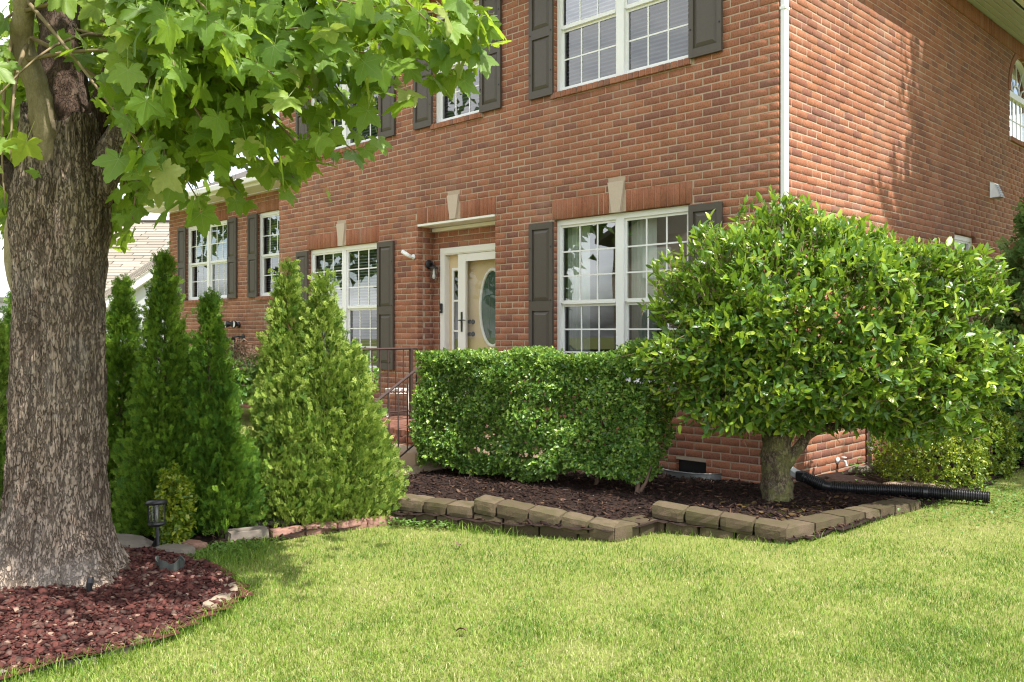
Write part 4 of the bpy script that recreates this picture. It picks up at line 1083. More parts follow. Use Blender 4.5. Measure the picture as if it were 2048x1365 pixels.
# ================================================================== foliage templates
def oval_leaf(Lh, W, fold=.25, curve=.12):
    m0 = (0, 0, 0); m1 = (0, .33, .03*curve*8*0); m2 = (0, .68, -curve*.25); m3 = (0, 1, -curve)
    V = [m0, m1, m2, m3]
    for s in (-1, 1):
        V += [(s*W*.42, .20, fold*W*.42), (s*W*.5, .45, fold*W*.5-curve*.10), (s*W*.34, .76, fold*W*.34-curve*.4)]
    V = np.array(V)*Lh
    F3 = np.array([[0, 1, 4], [0, 7, 1], [2, 3, 6], [2, 9, 3]]); F4 = np.array([[1, 2, 5, 4], [1, 7, 8, 2]])
    F3 = np.concatenate([F3, [[2, 6, 5], [2, 8, 9]]])
    return V, [F3, F4]
def small_leaf(Lh, W):
    V = np.array([(0, 0, 0), (-W/2, .5, .12), (0, .45, 0), (W/2, .5, .12), (0, 1, -.1)])*Lh
    return V, [np.array([[0, 2, 1], [0, 3, 2], [2, 4, 1], [2, 3, 4]])]
def sycamore_leaf(size, seed):
    r = np.random.default_rng(seed)
    lobes = [(-116, .60), (-60, .88), (0, 1.0), (60, .88), (116, .60)]
    pts = []
    ctr = np.array((0, .0))
    prev = None
    for i, (a, l) in enumerate(lobes):
        a += r.normal(0, 4); l *= 1+r.normal(0, .05)
        def P(ang, rad): return (math.sin(math.radians(ang))*rad, math.cos(math.radians(ang))*rad)
        if i == 0: pts += [P(a-38, .30), P(a-22, .40)]
        pts += [P(a-15, l*.62), P(a-9.5, l*.78), P(a-10, l*.72), P(a-5, l*.90), P(a, l), P(a+5, l*.90), P(a+10, l*.72), P(a+9.5, l*.78), P(a+15, l*.62)] if False else [P(a-22, l*.66), P(a-16, l*.79), P(a-12.5, l*.755), P(a-7, l*.90), P(a, l), P(a+7, l*.90), P(a+12.5, l*.755), P(a+16, l*.79), P(a+22, l*.66)]
        if i < 4: pts += [P((a+lobes[i+1][0])/2, .565)]
        else: pts += [P(a+22, .40), P(a+38, .30)]
    pts = np.array(pts)*size*.62
    n = len(pts); cup = r.uniform(.10, .45); droop = r.uniform(.15, 1.0); tw = r.normal(0, .4)
    rad2 = (pts**2).sum(1)/(size*.62)**2
    ang = np.arctan2(pts[:, 0], pts[:, 1])
    z = -droop*rad2*size*.20+cup*.10*size*np.abs(np.sin(ang*2.9))*np.sqrt(rad2)+tw*pts[:, 0]*pts[:, 1]/size*.8+r.normal(0, .012, n)*size*.5
    V = np.concatenate([[[0, 0, 0]], np.column_stack([pts, z])])
    F = np.array([[0, 1+(i+1) % n, 1+i] for i in range(n) if i < n-1])
    ex = np.zeros(len(V)); VV = [V]; FF = [F]; EX = [ex]; base = len(V)
    # pale main veins standing a little proud on both faces
    tipi = [1+2+i*10+4 for i in range(5)]
    for ti in tipi:
        if ti >= len(V): continue
        T = V[ti]; d = T/np.linalg.norm(T); nx = np.array((-d[1], d[0], 0))*size*.006; mid = T*.5; mid = mid+np.array((0, 0, .012*size))*0
        for s in (1, -1):
            o = np.array((0, 0, s*.0022)); q = np.array([nx, -nx, T*.93])
            VV.append(q+o+np.array((0, 0, s*.0012))); FF.append(np.array([[0, 1, 2]])+base); EX.append(np.full(3, 10.0)); base += 3
    pet = np.array([(-.006, 0, 0), (.006, 0, 0), (.006, -size*.5, size*.10), (-.006, -size*.5, size*.10)])
    VV.append(pet); F4 = np.array([[0, 1, 2, 3]])+base; EX.append(np.full(4, 10.0))
    return np.concatenate(VV), [np.concatenate(FF), F4], np.concatenate(EX)
def frond(Lh, seed, nb=7):
    r = np.random.default_rng(seed); V = []; F = []
    def strip(p, q, w0, w1):
        d = q-p; d = d/np.linalg.norm(d); x = np.array((d[1], -d[0], 0)); b = len(V)
        V.extend([p-x*w0, p+x*w0, q+x*w1, q-x*w1]); F.append([b, b+1, b+2, b+3])
    tipz = r.uniform(-.1, .15)
    strip(np.array((0, 0, 0.)), np.array((0, .5, .02)), .022, .03); strip(np.array((0, .5, .02)), np.array((0, 1, tipz)), .03, .012)
    for k in range(nb):
        t = .15+.75*k/nb; s = 1 if k % 2 else -1; l = (.42*(1-t)+.15)*r.uniform(.8, 1.2); a = math.radians(r.uniform(20, 42))
        p = np.array((0, t, .03*t)); q = p+np.array((s*l*math.sin(a), l*math.cos(a), r.uniform(-.06, .06)))
        strip(p, q, .020, .038)
        h = p+(q-p)*.55; a2 = a+math.radians(r.uniform(20, 40)); strip(h, h+np.array((s*l*.45*math.sin(a2), l*.45*math.cos(a2), r.uniform(-.05, .05))), .018, .03)
        a3 = a-math.radians(32); strip(h, h+np.array((s*l*.4*math.sin(a3), l*.4*math.cos(a3), r.uniform(-.05, .05))), .018, .03)
    return np.array(V)*Lh, [np.array(F)]

# ================================================================== the big sycamore
syc = thing('sycamore_tree', 'big sycamore with flaky brown bark and large lobed leaves in the red mulch ring', 'tree', (-1.416, -5.70, 0))
BX, BY = -1.416, -5.70
# trunk: grid round the axis with relief
def trunk_mesh():
    na, nh_ = 230, 300; zt = 2.66; V = []; 
    for j in range(nh_+1):
        z = -.10+(zt+.10)*j/nh_
        base = .222+.20*math.exp(-max(z, -.1)/.16)+.050*math.exp(-max(z, 0)/.7)-.012*max(0, z-1.2)+.030*math.exp(-((z-2.1)/.25)**2)
        for i in range(na):
            a = 2*math.pi*i/na
            r = base*(1+.05*math.sin(3*a+1+z*.4)+.035*math.sin(5*a+2.2))
            if z < .5: r += (.5-z)**2*.42*max(0, math.sin(4.0*a+.6))*.9
            p = Vector((math.cos(a)*3.4, math.sin(a)*3.4, z*1.5))
            ridge = 1-abs(mnoise.noise(Vector((p.x*2.3, p.y*2.3, p.z*1.3+3))))*2
            plate = mnoise.noise(Vector((p.x*5, p.y*5, z*6)))
            q3 = 1.5-1.5*abs(mnoise.noise(Vector((p.x*4.2, p.y*4.2, z*4.5))))*2; q4 = mnoise.noise(Vector((p.x*9, p.y*9, z*13)))
            r += .013*ridge+.010*plate+.009*q3+.009*q4-.006
            if z > 2.3:
                # ragged upper rim between the limbs
                r *= 1-.10*(z-2.3)
            V.append((r*math.cos(a)+.012*z, r*math.sin(a)+.004*z, z+(.20*mnoise.noise(Vector((math.cos(a)*2, math.sin(a)*2, 5)))*max(0, (z-2.2)/.46))))
    idx = np.arange((nh_+1)*na).reshape(nh_+1, na); F = np.stack([idx[:-1], np.roll(idx[:-1], -1, 1), np.roll(idx[1:], -1, 1), idx[1:]], -1).reshape(-1, 4)
    V.append((.02, 0, zt-.30)); c_ = len(V)-1; top = idx[-1]
    F3 = np.stack([top, np.roll(top, -1), np.full(na, c_)], -1)
    return np_mesh('trunk', V, [F, F3], None, True)
trunk = link('trunk', trunk_mesh(), M_BARK, syc)
# knot scar on the camera's left side of the trunk
m = MB(); vs = []
S = lambda x, y, z: (x-BX, y-BY, z)
dirL = np.array((-.62, -.70)); dirL /= np.linalg.norm(dirL)
tan = np.array((-dirL[1], dirL[0]))
for i in range(7):
    for k in range(20):
        a = 2*math.pi*k/20; rr = (.0, .035, .06, .085, .11, .14, .16)[i]; h = (.0, .01, .055, .062, .045, .015, -.03)[i]
        cxy = dirL*(.225+h*.8); vs.append((cxy[0]+tan[0]*rr*.55*math.cos(a), cxy[1]+tan[1]*rr*.55*math.cos(a), 1.98+rr*1.35*math.sin(a)-.03*i*(math.sin(a) < 0)))
m.add(vs, [(i*20+k, i*20+(k+1) % 20, (i+1)*20+(k+1) % 20, (i+1)*20+k) for i in range(6) for k in range(20)]); m.build('branch_scar', M_LIMB, trunk, smooth=True)

def smooth_tube(name, pts, radii, mat, parent, n=20, rough=.012, seed=0):
    P = catmull(pts, 14); u = np.linspace(0, 1, len(P)); R_ = np.interp(u, np.linspace(0, 1, len(radii)), radii)
    m = MB(); m.tube([S(*p) for p in P], list(R_), n); V = [Vector(v) for v in m.v]
    V = [v+v.normalized()*0+Vector((mnoise.noise(v*14), mnoise.noise(v*14+Vector((9, 0, 0))), 0))*rough for v in V]
    m.v = [tuple(v) for v in V]; return m.build(name, mat, parent, smooth=True)
smooth_tube('limb', [(-1.40, -5.70, 2.15), (-1.27, -5.785, 2.40), (-1.225, -5.862, 2.76), (-1.23, -5.936, 2.99), (-1.12, -5.95, 3.2), (-.95, -5.90, 3.6), (-.7, -5.6, 4.4)], [.09, .070, .060, .058, .055, .045, .03], M_LIMB, syc)
smooth_tube('limb', [(-1.47, -5.62, 2.25), (-1.48, -5.61, 2.55), (-1.60, -5.61, 2.97), (-1.73, -5.59, 3.46), (-1.9, -5.55, 4.4), (-2.0, -5.5, 5.6)], [.17, .15, .125, .115, .09, .05], M_BARK_DARK, syc, 24, .02)
smooth_tube('limb', [(-1.36, -5.50, 2.20), (-1.33, -5.52, 2.62), (-1.22, -5.47, 2.95), (-1.14, -5.42, 3.10), (-1.24, -5.47, 3.4), (-1.0, -5.2, 4.2)], [.09, .065, .05, .048, .045, .03], M_BARK_DARK, syc)
smooth_tube('limb', [(-1.45, -5.74, 2.08), (-1.577, -5.862, 2.28), (-1.708, -5.993, 2.48), (-1.95, -6.3, 2.85), (-2.3, -6.7, 3.4)], [.10, .066, .058, .05, .03], M_BARK_DARK, syc)
smooth_tube('limb', [(-1.30, -5.55, 2.2), (-1.15, -5.42, 2.62), (-.95, -5.25, 2.78)], [.10, .075, .03], M_BARK, syc)

# boughs: start on the limbs, reach outwards; leaves hang along them
ENDS = [(0.92, -4.50, 2.97), (0.77, -4.51, 2.84), (0.62, -4.51, 2.74), (0.53, -4.74, 2.65), (0.70, -5.00, 2.71), (0.18, -4.81, 2.60), (0.12, -4.73, 2.39), (0.12, -5.01, 2.31), (-0.26, -4.83, 2.24), (0.04, -5.24, 2.29), (-0.68, -4.96, 2.22), (-0.02, -5.44, 2.35), (-0.65, -5.22, 2.16), (-0.47, -5.46, 2.14), (-0.14, -5.70, 2.25), (-1.01, -5.44, 2.08), (-0.12, -5.82, 2.44), (-1.07, -6.06, 2.10), (-0.72, -6.13, 2.27), (-0.53, -6.23, 2.53), (0.69, -5.29, 2.76), (0.63, -5.50, 2.53), (0.57, -5.69, 2.67), (0.33, -5.79, 2.51), (0.92, -4.92, 2.84), (0.93, -5.20, 2.82), (0.09, -5.89, 2.76), (-0.27, -4.70, 2.88), (-0.52, -4.80, 2.66), (-0.52, -5.08, 2.72), (-0.98, -5.12, 2.57), (-0.71, -5.42, 2.67), (0.03, -4.26, 3.17), (-0.28, -4.42, 3.06), (-0.70, -4.42, 2.88), (-1.15, -4.44, 2.63), (-1.14, -4.72, 2.75), (-1.75, -4.62, 2.46), (-1.67, -4.97, 2.67), (-2.03, -5.04, 2.37), (-0.70, -4.56, 3.21), (-1.30, -4.74, 3.44), (-1.44, -5.16, 3.19), (-2.31, -5.04, 2.12), (-1.78, -5.21, 2.58), (-0.05, -5.19, 3.04), (-0.27, -5.40, 2.79), (0.14, -4.85, 3.10), (0.39, -4.32, 2.99), (-1.24, -6.09, 3.03), (-2.16, -5.88, 2.11), (-2.41, -5.70, 2.21), (-2.68, -5.69, 2.67), (-2.38, -5.68, 3.09), (-2.68, -5.55, 2.56), (-2.17, -5.75, 3.34), (-2.93, -5.52, 2.95), (-3.15, -5.60, 2.40), (-2.62, -5.49, 3.62), (-2.49, -5.08, 3.58), (-2.21, -5.08, 3.17), (-2.88, -5.18, 3.65), (-3.03, -5.62, 3.34), (-2.75, -5.63, 2.01)]
tw = MB(); clusters = []
def bough(s, e, sag=.12, n=9, step=.11, spread=.13, r0=.013):
    s = np.array(s, float); e = np.array(e, float); L_ = np.linalg.norm(e-s); mid = (s+e)/2+np.array((0, 0, sag*L_))+rng.normal(0, .04*L_, 3)
    t = np.linspace(0, 1, n)[:, None]; P = (1-t)**2*s+2*t*(1-t)*mid+t*t*e
    tw.tube([S(*p) for p in P], list(np.linspace(r0, .0035, n)), 5)
    k = max(2, int(L_*.82/step))
    for q in np.linspace(.22, 1.0, k):
        p = (1-q)**2*s+2*q*(1-q)*mid+q*q*e; d = unit(2*(1-q)*(mid-s)+2*q*(e-mid))
        clusters.append((p, d, spread*(.5+.5*(1-q))+.02))
STARTS = [(-1.23, -5.93, 2.98), (-1.12, -5.95, 3.2), (-1.16, -5.43, 3.08), (-1.60, -5.61, 2.97), (-1.05, -5.33, 2.72), (-1.0, -5.2, 4.0), (-.95, -5.9, 3.6)]
for e in ENDS:
    d = [np.linalg.norm(np.array(s)-np.array(e))+rnd.random()*.8 for s in STARTS]
    i_ = int(np.argmin(d)); o_ = STARTS[(i_+1) % len(STARTS)] if i_ in (0, 4) else STARTS[i_]; q_ = rnd.random()*.7; bough(np.array(STARTS[i_])*(1-q_)+np.array(o_)*q_+rng.normal(0, .03, 3)*np.array((1, 1, 2.5)), e)
front_n = len(clusters)
# unseen crown above the view, shaped so its shade spares lawn and twin-topped arborvitae
for k in range(1500):
    a = rnd.uniform(0, 2*math.pi); rr = 3.1*math.sqrt(rnd.random()); z = rnd.uniform(2.9, 6.6)
    x, yv = BX+rr*math.cos(a)+.25, BY+rr*math.sin(a)
    if rr > 3.1*math.sqrt(max(.05, 1-((z-4.3)/2.6)**2)): continue
    if math.dist((x, yv), CAM[:2]) < 2.0: continue
    pr = project([(x, yv, z-.25)])[0]
    if pr[2] > .3 and pr[1] > -60 and -200 < pr[0] < 2100: continue
    gx, gy = x-SUN[0]/SUN[2]*z, yv-SUN[1]/SUN[2]*z
    if gx > -.55+.25*rnd.random() and gy > -7.3: continue
    hx, hy = x-SUN[0]/SUN[2]*(z-1.2), yv-SUN[1]/SUN[2]*(z-1.2)
    if math.hypot(hx+1.72, hy+3.72) < .85: continue
    clusters.append((np.array((x, yv, z)), unit(np.array((x-BX, yv-BY, .4))), .22))
    if rnd.random() < .35: tw.tube([S(x, yv, z), S(*(np.array((x, yv, z))*.6+np.array((-1.5, -5.6, 4.2))*.4))], [.005, .012], 4)
tw.build('branches', M_TWIG, syc, smooth=True)['kind'] = 'stuff'
LV = [sycamore_leaf(1.0, s) for s in range(14)]
pos, dr, up, scl, front = [], [], [], [], []
for ci, (p, d, sp) in enumerate(clusters):
    nl = rng.integers(4, 8) if ci < front_n else rng.integers(2, 4)
    for q in range(nl):
        o = rng.normal(0, 1, 3)*np.array((1, 1, .7))*sp
        h = unit(d*.5+rng.normal(0, .55, 3)+np.array((0, 0, -.65))); pos.append(p+o); dr.append(h)
        up.append(unit(np.array((.25, -.1, .8))+rng.normal(0, .42, 3))); s = rng.uniform(.105, .215)*(1 if rng.random() > .12 else .6); scl.append(s); front.append(ci < front_n)
pos = np.array(pos)-np.array((BX, BY, 0)); dr, up = np.array(dr), np.array(up); front = np.array(front); scl = np.array(scl)
# the sycamore's trunk and first limbs are bare on the street side
fv = np.array((CAM[0]-BX, CAM[1]-BY)); fv = fv/np.linalg.norm(fv); lat = np.abs(pos[:, 0]*-fv[1]+pos[:, 1]*fv[0]); ahead = pos[:, 0]*fv[0]+pos[:, 1]*fv[1]
bare = (lat < .12+.16*(1+ahead*0)*(1-ahead/5)) & (ahead > -.15) & (pos[:, 2]+(ahead*.06) < 3.35) & (rng.random(len(pos)) < .93)
pos, dr, up, scl = pos[~bare], dr[~bare], up[~bare], scl[~bare]
R_ = frames(np.array(dr), np.array(up)); scl = np.array(scl); tin = rng.beta(1.6, 2.0, len(pos)).clip(.001, .995)
pk = rng.integers(0, 14, len(pos)); pj = project(pos+np.array((BX, BY, 0)))
size = np.where((pj[:, 2] > .5) & (pj[:, 0] > -10) & (pj[:, 0] < 2058) & (pj[:, 1] > -10) & (pj[:, 1] < 1000), scl/pj[:, 2], 0)
big = np.argsort(-size)[:300]; LM = []
for tp in LV:
    me = np_mesh('leaf', tp[0], tp[1], {'tint': tp[2]}); me.materials.append(M_SYC); LM.append(me)
for i in big:
    o = link('leaf', LM[pk[i]], None, syc)
    M4 = Matrix([[*(R_[i][r]*scl[i]), pos[i][r]] for r in range(3)]+[[0, 0, 0, 1]]); o.matrix_local = M4
rest = np.setdiff1d(np.arange(len(pos)), big)
V, F, A = scatter(LV, pos[rest], R_[rest], scl[rest], tin[rest], pk[rest])
stuff(link('foliage', np_mesh('foliage', V, F, {'tint': A}), M_SYC, syc))

# ================================================================== evergreens
FR = [frond(1.0, s) for s in range(8)]
def conifer(name, label, spires, group, mat, nf, size=(.06, .105), seed=1, trunkz=None, droop=.0, holes=None, cat='evergreen', skirt=.10):
    """spires: (x,y,z_top,r_base,z_base) cones with swollen flanks; clumps of fan-shaped sprays cover them"""
    x0, y0 = spires[0][:2]
    t = thing(name, label, cat, (x0, y0, 0), group)
    m = MB()
    for (x, y, zt, rb, zb) in spires:
        m.tube([(x-x0, y-y0, -.03), (x-x0, y-y0, zb+.35*(zt-zb)), (x-x0, y-y0, zb+.75*(zt-zb))], [.032, .02, .005], 7)
        for k in range(34):
            a = rnd.uniform(0, 6.28); z = zb+(zt-zb)*rnd.uniform(.0, .62); r = rb*(1-(z-zb)/(zt-zb))**.8*.62
            m.tube([(x-x0, y-y0, z), (x-x0+r*.6*math.cos(a), y-y0+r*.6*math.sin(a), z+.06), (x-x0+r*math.cos(a), y-y0+r*math.sin(a), z+.22*r/.3)], [.009, .006, .003], 4)
    m.build('trunk', M_BROWN, t)
    P, D, U, T = [], [], [], []
    tot = sum((s[2]-s[4])*s[3] for s in spires)
    for (x, y, zt, rb, zb) in spires:
        n = int(nf*(zt-zb)*rb/tot); nc = max(30, n//26)
        for c_ in range(nc):
            h = rng.random() if rng.random() < .35 else 1-math.sqrt(1-rng.random()*.985); z = zb+(zt-zb)*h; a = rng.random()*2*math.pi
            r = rb*max(.05, (1-h)**.88)*(1 if h > skirt else .82+.18*h/skirt)*rng.uniform(.80, 1.10)
            r *= 1+.13*math.sin(3*a+z*4+x*9)+.12*math.sin(5*a-z*9+y*7)
            cp = np.array((x+r*math.cos(a), y+r*math.sin(a), z)); out_ = np.array((math.cos(a), math.sin(a), .35))
            k = max(6, int(n/nc*rng.uniform(.6, 1.4))); off = rng.normal(0, 1, (k, 3))*np.array((.042, .042, .06))*(.45+rb*1.3)*(1-.45*h)
            inner = rng.random(k) < .22
            pp_ = cp+off; pp_[inner, 0] = x+(pp_[inner, 0]-x)*.6; pp_[inner, 1] = y+(pp_[inner, 1]-y)*.6
            dd = unit(out_*.75+np.array((0, 0, .75-droop*2))+rng.normal(0, .38, (k, 3)))
            uu = unit(np.array((-math.sin(a), math.cos(a), 0))*(1 if rng.random() < .5 else -1)+rng.normal(0, .55, (k, 3)))
            P.append(pp_); D.append(dd); U.append(uu); T.append(np.clip(rng.normal(.45, .2, k)+rng.normal(0, .12), .01, .99))
    P, D, U, T = map(np.concatenate, (P, D, U, T))
    if holes is not None:
        k = ~holes(P); P, D, U, T = P[k], D[k], U[k], T[k]
    k = P[:, 2] > .02; P, D, U, T = P[k], D[k], U[k], T[k]
    V, F, A = scatter(FR, P-np.array((x0, y0, 0)), frames(D, U), rng.uniform(size[0]*1.1, size[1]*1.25, len(P)), T)
    stuff(link('foliage', np_mesh('foliage', V, F, {'tint': A}), mat, t))
    return t
EG = 'evergreens planted in a row behind the lawn'
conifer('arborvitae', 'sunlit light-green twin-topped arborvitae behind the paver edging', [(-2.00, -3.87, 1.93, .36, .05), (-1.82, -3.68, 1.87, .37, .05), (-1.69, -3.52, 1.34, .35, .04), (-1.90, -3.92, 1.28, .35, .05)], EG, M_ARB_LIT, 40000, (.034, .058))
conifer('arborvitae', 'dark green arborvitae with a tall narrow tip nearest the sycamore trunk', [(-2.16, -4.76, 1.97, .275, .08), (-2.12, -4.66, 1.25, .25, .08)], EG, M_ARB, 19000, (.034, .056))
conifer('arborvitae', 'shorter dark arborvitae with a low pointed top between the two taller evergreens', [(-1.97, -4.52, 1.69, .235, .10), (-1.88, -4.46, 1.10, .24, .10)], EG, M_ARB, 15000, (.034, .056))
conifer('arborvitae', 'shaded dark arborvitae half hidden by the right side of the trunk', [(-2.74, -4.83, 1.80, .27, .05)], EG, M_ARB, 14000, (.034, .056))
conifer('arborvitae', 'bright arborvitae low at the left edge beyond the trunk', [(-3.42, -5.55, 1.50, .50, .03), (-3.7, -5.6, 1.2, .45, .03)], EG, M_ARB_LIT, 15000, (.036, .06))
conifer('arborvitae', 'taller arborvitae peeping out left of the trunk behind the low bright one', [(-5.0, -4.80, 1.92, .55, .03)], EG, M_ARB, 10000, (.05, .08))
# dead brown tuft
m = MB(); 
for k in range(420):
    p = np.array((-1.80, -4.36, 1.30))+rng.normal(0, 1, 3)*np.array((.05, .05, .045)); d = unit(rng.normal(0, 1, 3)+np.array((.3, -.3, 0)))*rng.uniform(.03, .07); s = rng.normal(0, .0025, 3)
    m.add([p-s, p+s, p+d], [(0, 1, 2)])
o = m.build('bird_nest', M_BROWN); tag(stuff(o), 'brown twiggy nest caught in the dark evergreen', 'nest'); del o['kind']
# cypress at the right edge
def cyp_holes(P): return (P[:, 0] < .12)
conifer('cypress', 'feathery cypress with browning tips against the side wall at the right edge', [(1.25, 4.35, 3.35, .95, .15), (1.55, 3.7, 2.6, .8, .1)], None, M_CYP, 9500, (.12, .24), droop=.15, holes=cyp_holes, cat='conifer')

# ---------------------------------------------------------------- laurel in front of the corner
lau = thing('laurel_tree', 'round-headed laurel with glossy leaves and a mossy trunk at the house corner', 'tree', (.285, -.56, 0))
LX, LY = .285, -.56
T_ = lambda p: (p[0]-LX, p[1]-LY, p[2])
def tube_l(name, pts, radii, mat, n=18, rough=.012):
    P = catmull(pts, 12); R2 = np.interp(np.linspace(0, 1, len(P)), np.linspace(0, 1, len(radii)), radii); m = MB(); m.tube([T_(p) for p in P], list(R2), n)
    m.v = [tuple(Vector(v)+Vector((mnoise.noise(Vector(v)*11), mnoise.noise(Vector(v)*11+Vector((5, 0, 0))), 0))*rough) for v in m.v]
    return m.build(name, mat, lau, smooth=True)
tube_l('trunk', [(.285, -.56, -.05), (.285, -.56, .06), (.275, -.565, .3), (.285, -.55, .55), (.30, -.52, .85), (.32, -.45, 1.3)], [.155, .135, .118, .122, .11, .07], M_LAURELBARK, 26, .022)
tube_l('limb', [(.34, -.53, .33), (.43, -.46, .47), (.50, -.42, .58), (.66, -.28, .66), (.92, -.02, .67), (1.1, .15, .80)], [.06, .045, .034, .028, .022, .015], M_LAURELBARK)
tube_l('limb', [(.30, -.5, .8), (.0, -.85, 1.2), (-.35, -1.1, 1.6)], [.05, .035, .015], M_LAURELBARK)
tube_l('limb', [(.30, -.5, .8), (.6, -.4, 1.3), (.9, .1, 1.9)], [.05, .035, .015], M_LAURELBARK)
tube_l('limb', [(.32, -.5, .9), (.4, -.9, 1.4), (.5, -1.1, 1.9)], [.05, .03, .015], M_LAURELBARK)
CC = np.array((.655, -.365, 1.43)); AX = np.array((1.50, .70, .90)); RGT = np.array((.7071, .7071, 0)); FWD = np.array((-.7071, .7071, 0))
def crown_shape(d):
    """d: unit directions in (right, away, up) -> radius factor of the lumpy crown"""
    l = 1+.08*np.sin(4.1*d[:, 0]+2.2*d[:, 2]+1)+.075*np.sin(8*d[:, 2]-4*d[:, 0]+2*d[:, 1])+.06*np.sin(13*d[:, 0]+6*d[:, 1])+.05*np.sin(17*d[:, 2]+9*d[:, 0])
    flat = np.where(d[:, 2] < 0, 1-.10*np.abs(d[:, 2]), 1.0)
    return l*flat
nt_ = 6000; d = rand_dirs(nt_); d[:, 1] = np.where((d[:, 1] > .2) & (rng.random(nt_) < .65), -d[:, 1], d[:, 1])
f = crown_shape(d)*(np.abs(d)**2.35).sum(1)**(-1/2.35)*np.where(rng.random(nt_) < .25, rng.uniform(.55, .9, nt_), np.where(rng.random(nt_) < .03, rng.uniform(1.04, 1.12, nt_), rng.uniform(.86, 1.05, nt_)))
lp = d*AX*f[:, None]
lp[:, 2] -= .16*np.clip(lp[:, 0]-.2, 0, 2)*1.0*(lp[:, 2] < .2)          # right side hangs lower
C_ = CC+lp[:, :1]*RGT+lp[:, 1:2]*FWD+lp[:, 2:]*np.array((0, 0, 1))
outd = unit((d/AX)[:, :1]*RGT+(d/AX)[:, 1:2]*FWD+(d/AX)[:, 2:]*np.array((0, 0, 1)))
keep = ~((C_[:, 0] < .09) & (C_[:, 1] > -.09)) & (C_[:, 2] > .42)
C_, outd = C_[keep], outd[keep]
OL = [oval_leaf(1.0, rng.uniform(.36, .46), rng.uniform(.1, .5), rng.uniform(.02, .22)) for _ in range(7)]
P, D, U, T = [], [], [], []
twg = MB()
for p, o in zip(C_, outd):
    k = rng.integers(5, 9); axis = unit(o+np.array((0, 0, .45))+rng.normal(0, .35, 3)); pale_leaf = rng.random() < .30+.25*(o[2] > .2)  # extra pale leaves facing up put the sunlit crown top into the colour
    a0 = rng.random()*6.28; e1 = unit(np.cross(axis, np.array((.3, .2, .9)))); e2 = np.cross(axis, e1)
    twg.tube([T_(p-axis*.16), T_(p)], [.004, .002], 3, cap=False)
    for q in range(k):
        a = a0+q*2.4; tilt = rng.uniform(.35, 1.25) if not pale_leaf else rng.uniform(.15, .7); side = e1*math.cos(a)+e2*math.sin(a)
        dd = axis*math.cos(tilt)+side*math.sin(tilt); P.append(p-axis*.022*q); D.append(dd); U.append(unit(axis*math.sin(tilt)-side*math.cos(tilt)+rng.normal(0, .3, 3)))
        T.append(np.clip(rng.normal(.80 if pale_leaf else .38, .16), .01, .985))
P, D, U, T = map(np.array, (P, D, U, T)); k = ~((P[:, 0] < .06) & (P[:, 1] > -.06)); P, D, U, T = P[k], D[k], U[k], T[k]
stuff(twg.build('twigs', M_TWIG, lau))
Rl = frames(D, U); sl_ = (.066*rng.lognormal(0, .25, len(P))).clip(.038, .12); pkl = rng.integers(0, 7, len(P)); pj = project(P)
facing = (P-CC) @ FWD < -.15
sz = np.where(facing & (pj[:, 0] > 0) & (pj[:, 0] < 2048), sl_/pj[:, 2]*(1+.6*np.clip((CC-P) @ FWD, 0, 1)), 0); big = np.argsort(-sz)[:300]; LMs = []
for tp in OL:
    me = np_mesh('leaf', tp[0], tp[1], None, True); me.materials.append(M_LAU); LMs.append(me)
for i in big:
    o = link('leaf', LMs[pkl[i]], None, lau); o.matrix_local = Matrix([[*(Rl[i][r]*sl_[i]), P[i][r]-(LX, LY, 0)[r]] for r in range(3)]+[[0, 0, 0, 1]])
rest = np.setdiff1d(np.arange(len(P)), big)
V, F, A = scatter(OL, P[rest]-np.array((LX, LY, 0)), Rl[rest], sl_[rest], T[rest], pkl[rest])
stuff(link('foliage', np_mesh('foliage', V, F, {'tint': A}, True), M_LAU, lau))

# ---------------------------------------------------------------- clipped hedge and small shrubs
SL = [small_leaf(1.0, w_) for w_ in (.5, .6, .7)]
def shrub(name, label, cat, sample, base, mat, n, lsize, stems, group=None, ros=(4, 8), keepf=None, pale_leaf=.2, templates=None):
    t = thing(name, label, cat, base, group); B = np.array(base); m = MB()
    for a, b in stems:
        m = MB(); m.tube([tuple(np.array(a)-B), tuple((np.array(a)+np.array(b))/2-B+np.array((.02, .01, .0))), tuple(np.array(b)-B)], [.022, .014, .006], 6); m.build('stem', M_BROWN, t)
    c_, o_ = sample(n); P, D, U, T = [], [], [], []
    for p, o in zip(c_, o_):
        k = rng.integers(*ros); axis = unit(o+np.array((0, 0, .35))+rng.normal(0, .45, 3)); y_ = rng.random() < pale_leaf
        e1 = unit(np.cross(axis, np.array((.3, .2, .9)))); e2 = np.cross(axis, e1); a0 = rng.random()*6.28
        for q in range(k):
            a = a0+q*2.4; tilt = rng.uniform(.3, 1.3); side = e1*math.cos(a)+e2*math.sin(a)
            P.append(p-axis*lsize[0]*.25*q); D.append(axis*math.cos(tilt)+side*math.sin(tilt)); U.append(unit(axis*math.sin(tilt)-side*math.cos(tilt)+rng.normal(0, .3, 3))); T.append(np.clip(rng.normal(.78 if y_ else .40, .17), .01, .985))
    P, D, U, T = map(np.array, (P, D, U, T))
    if keepf is not None: k = keepf(P); P, D, U, T = P[k], D[k], U[k], T[k]
    V, F, A = scatter(templates or SL, P-B, frames(D, U), rng.uniform(*lsize, len(P)), T)
    stuff(link('foliage', np_mesh('foliage', V, F, {'tint': A}), mat, t)); return t
HX0, HX1 = np.array((-2.66, -2.10)), np.array((-.50, -1.36))      # front bottom line of the hedge
hd = HX1-HX0; HL = np.linalg.norm(hd); hd /= HL; hn = np.array((-hd[1], hd[0]))
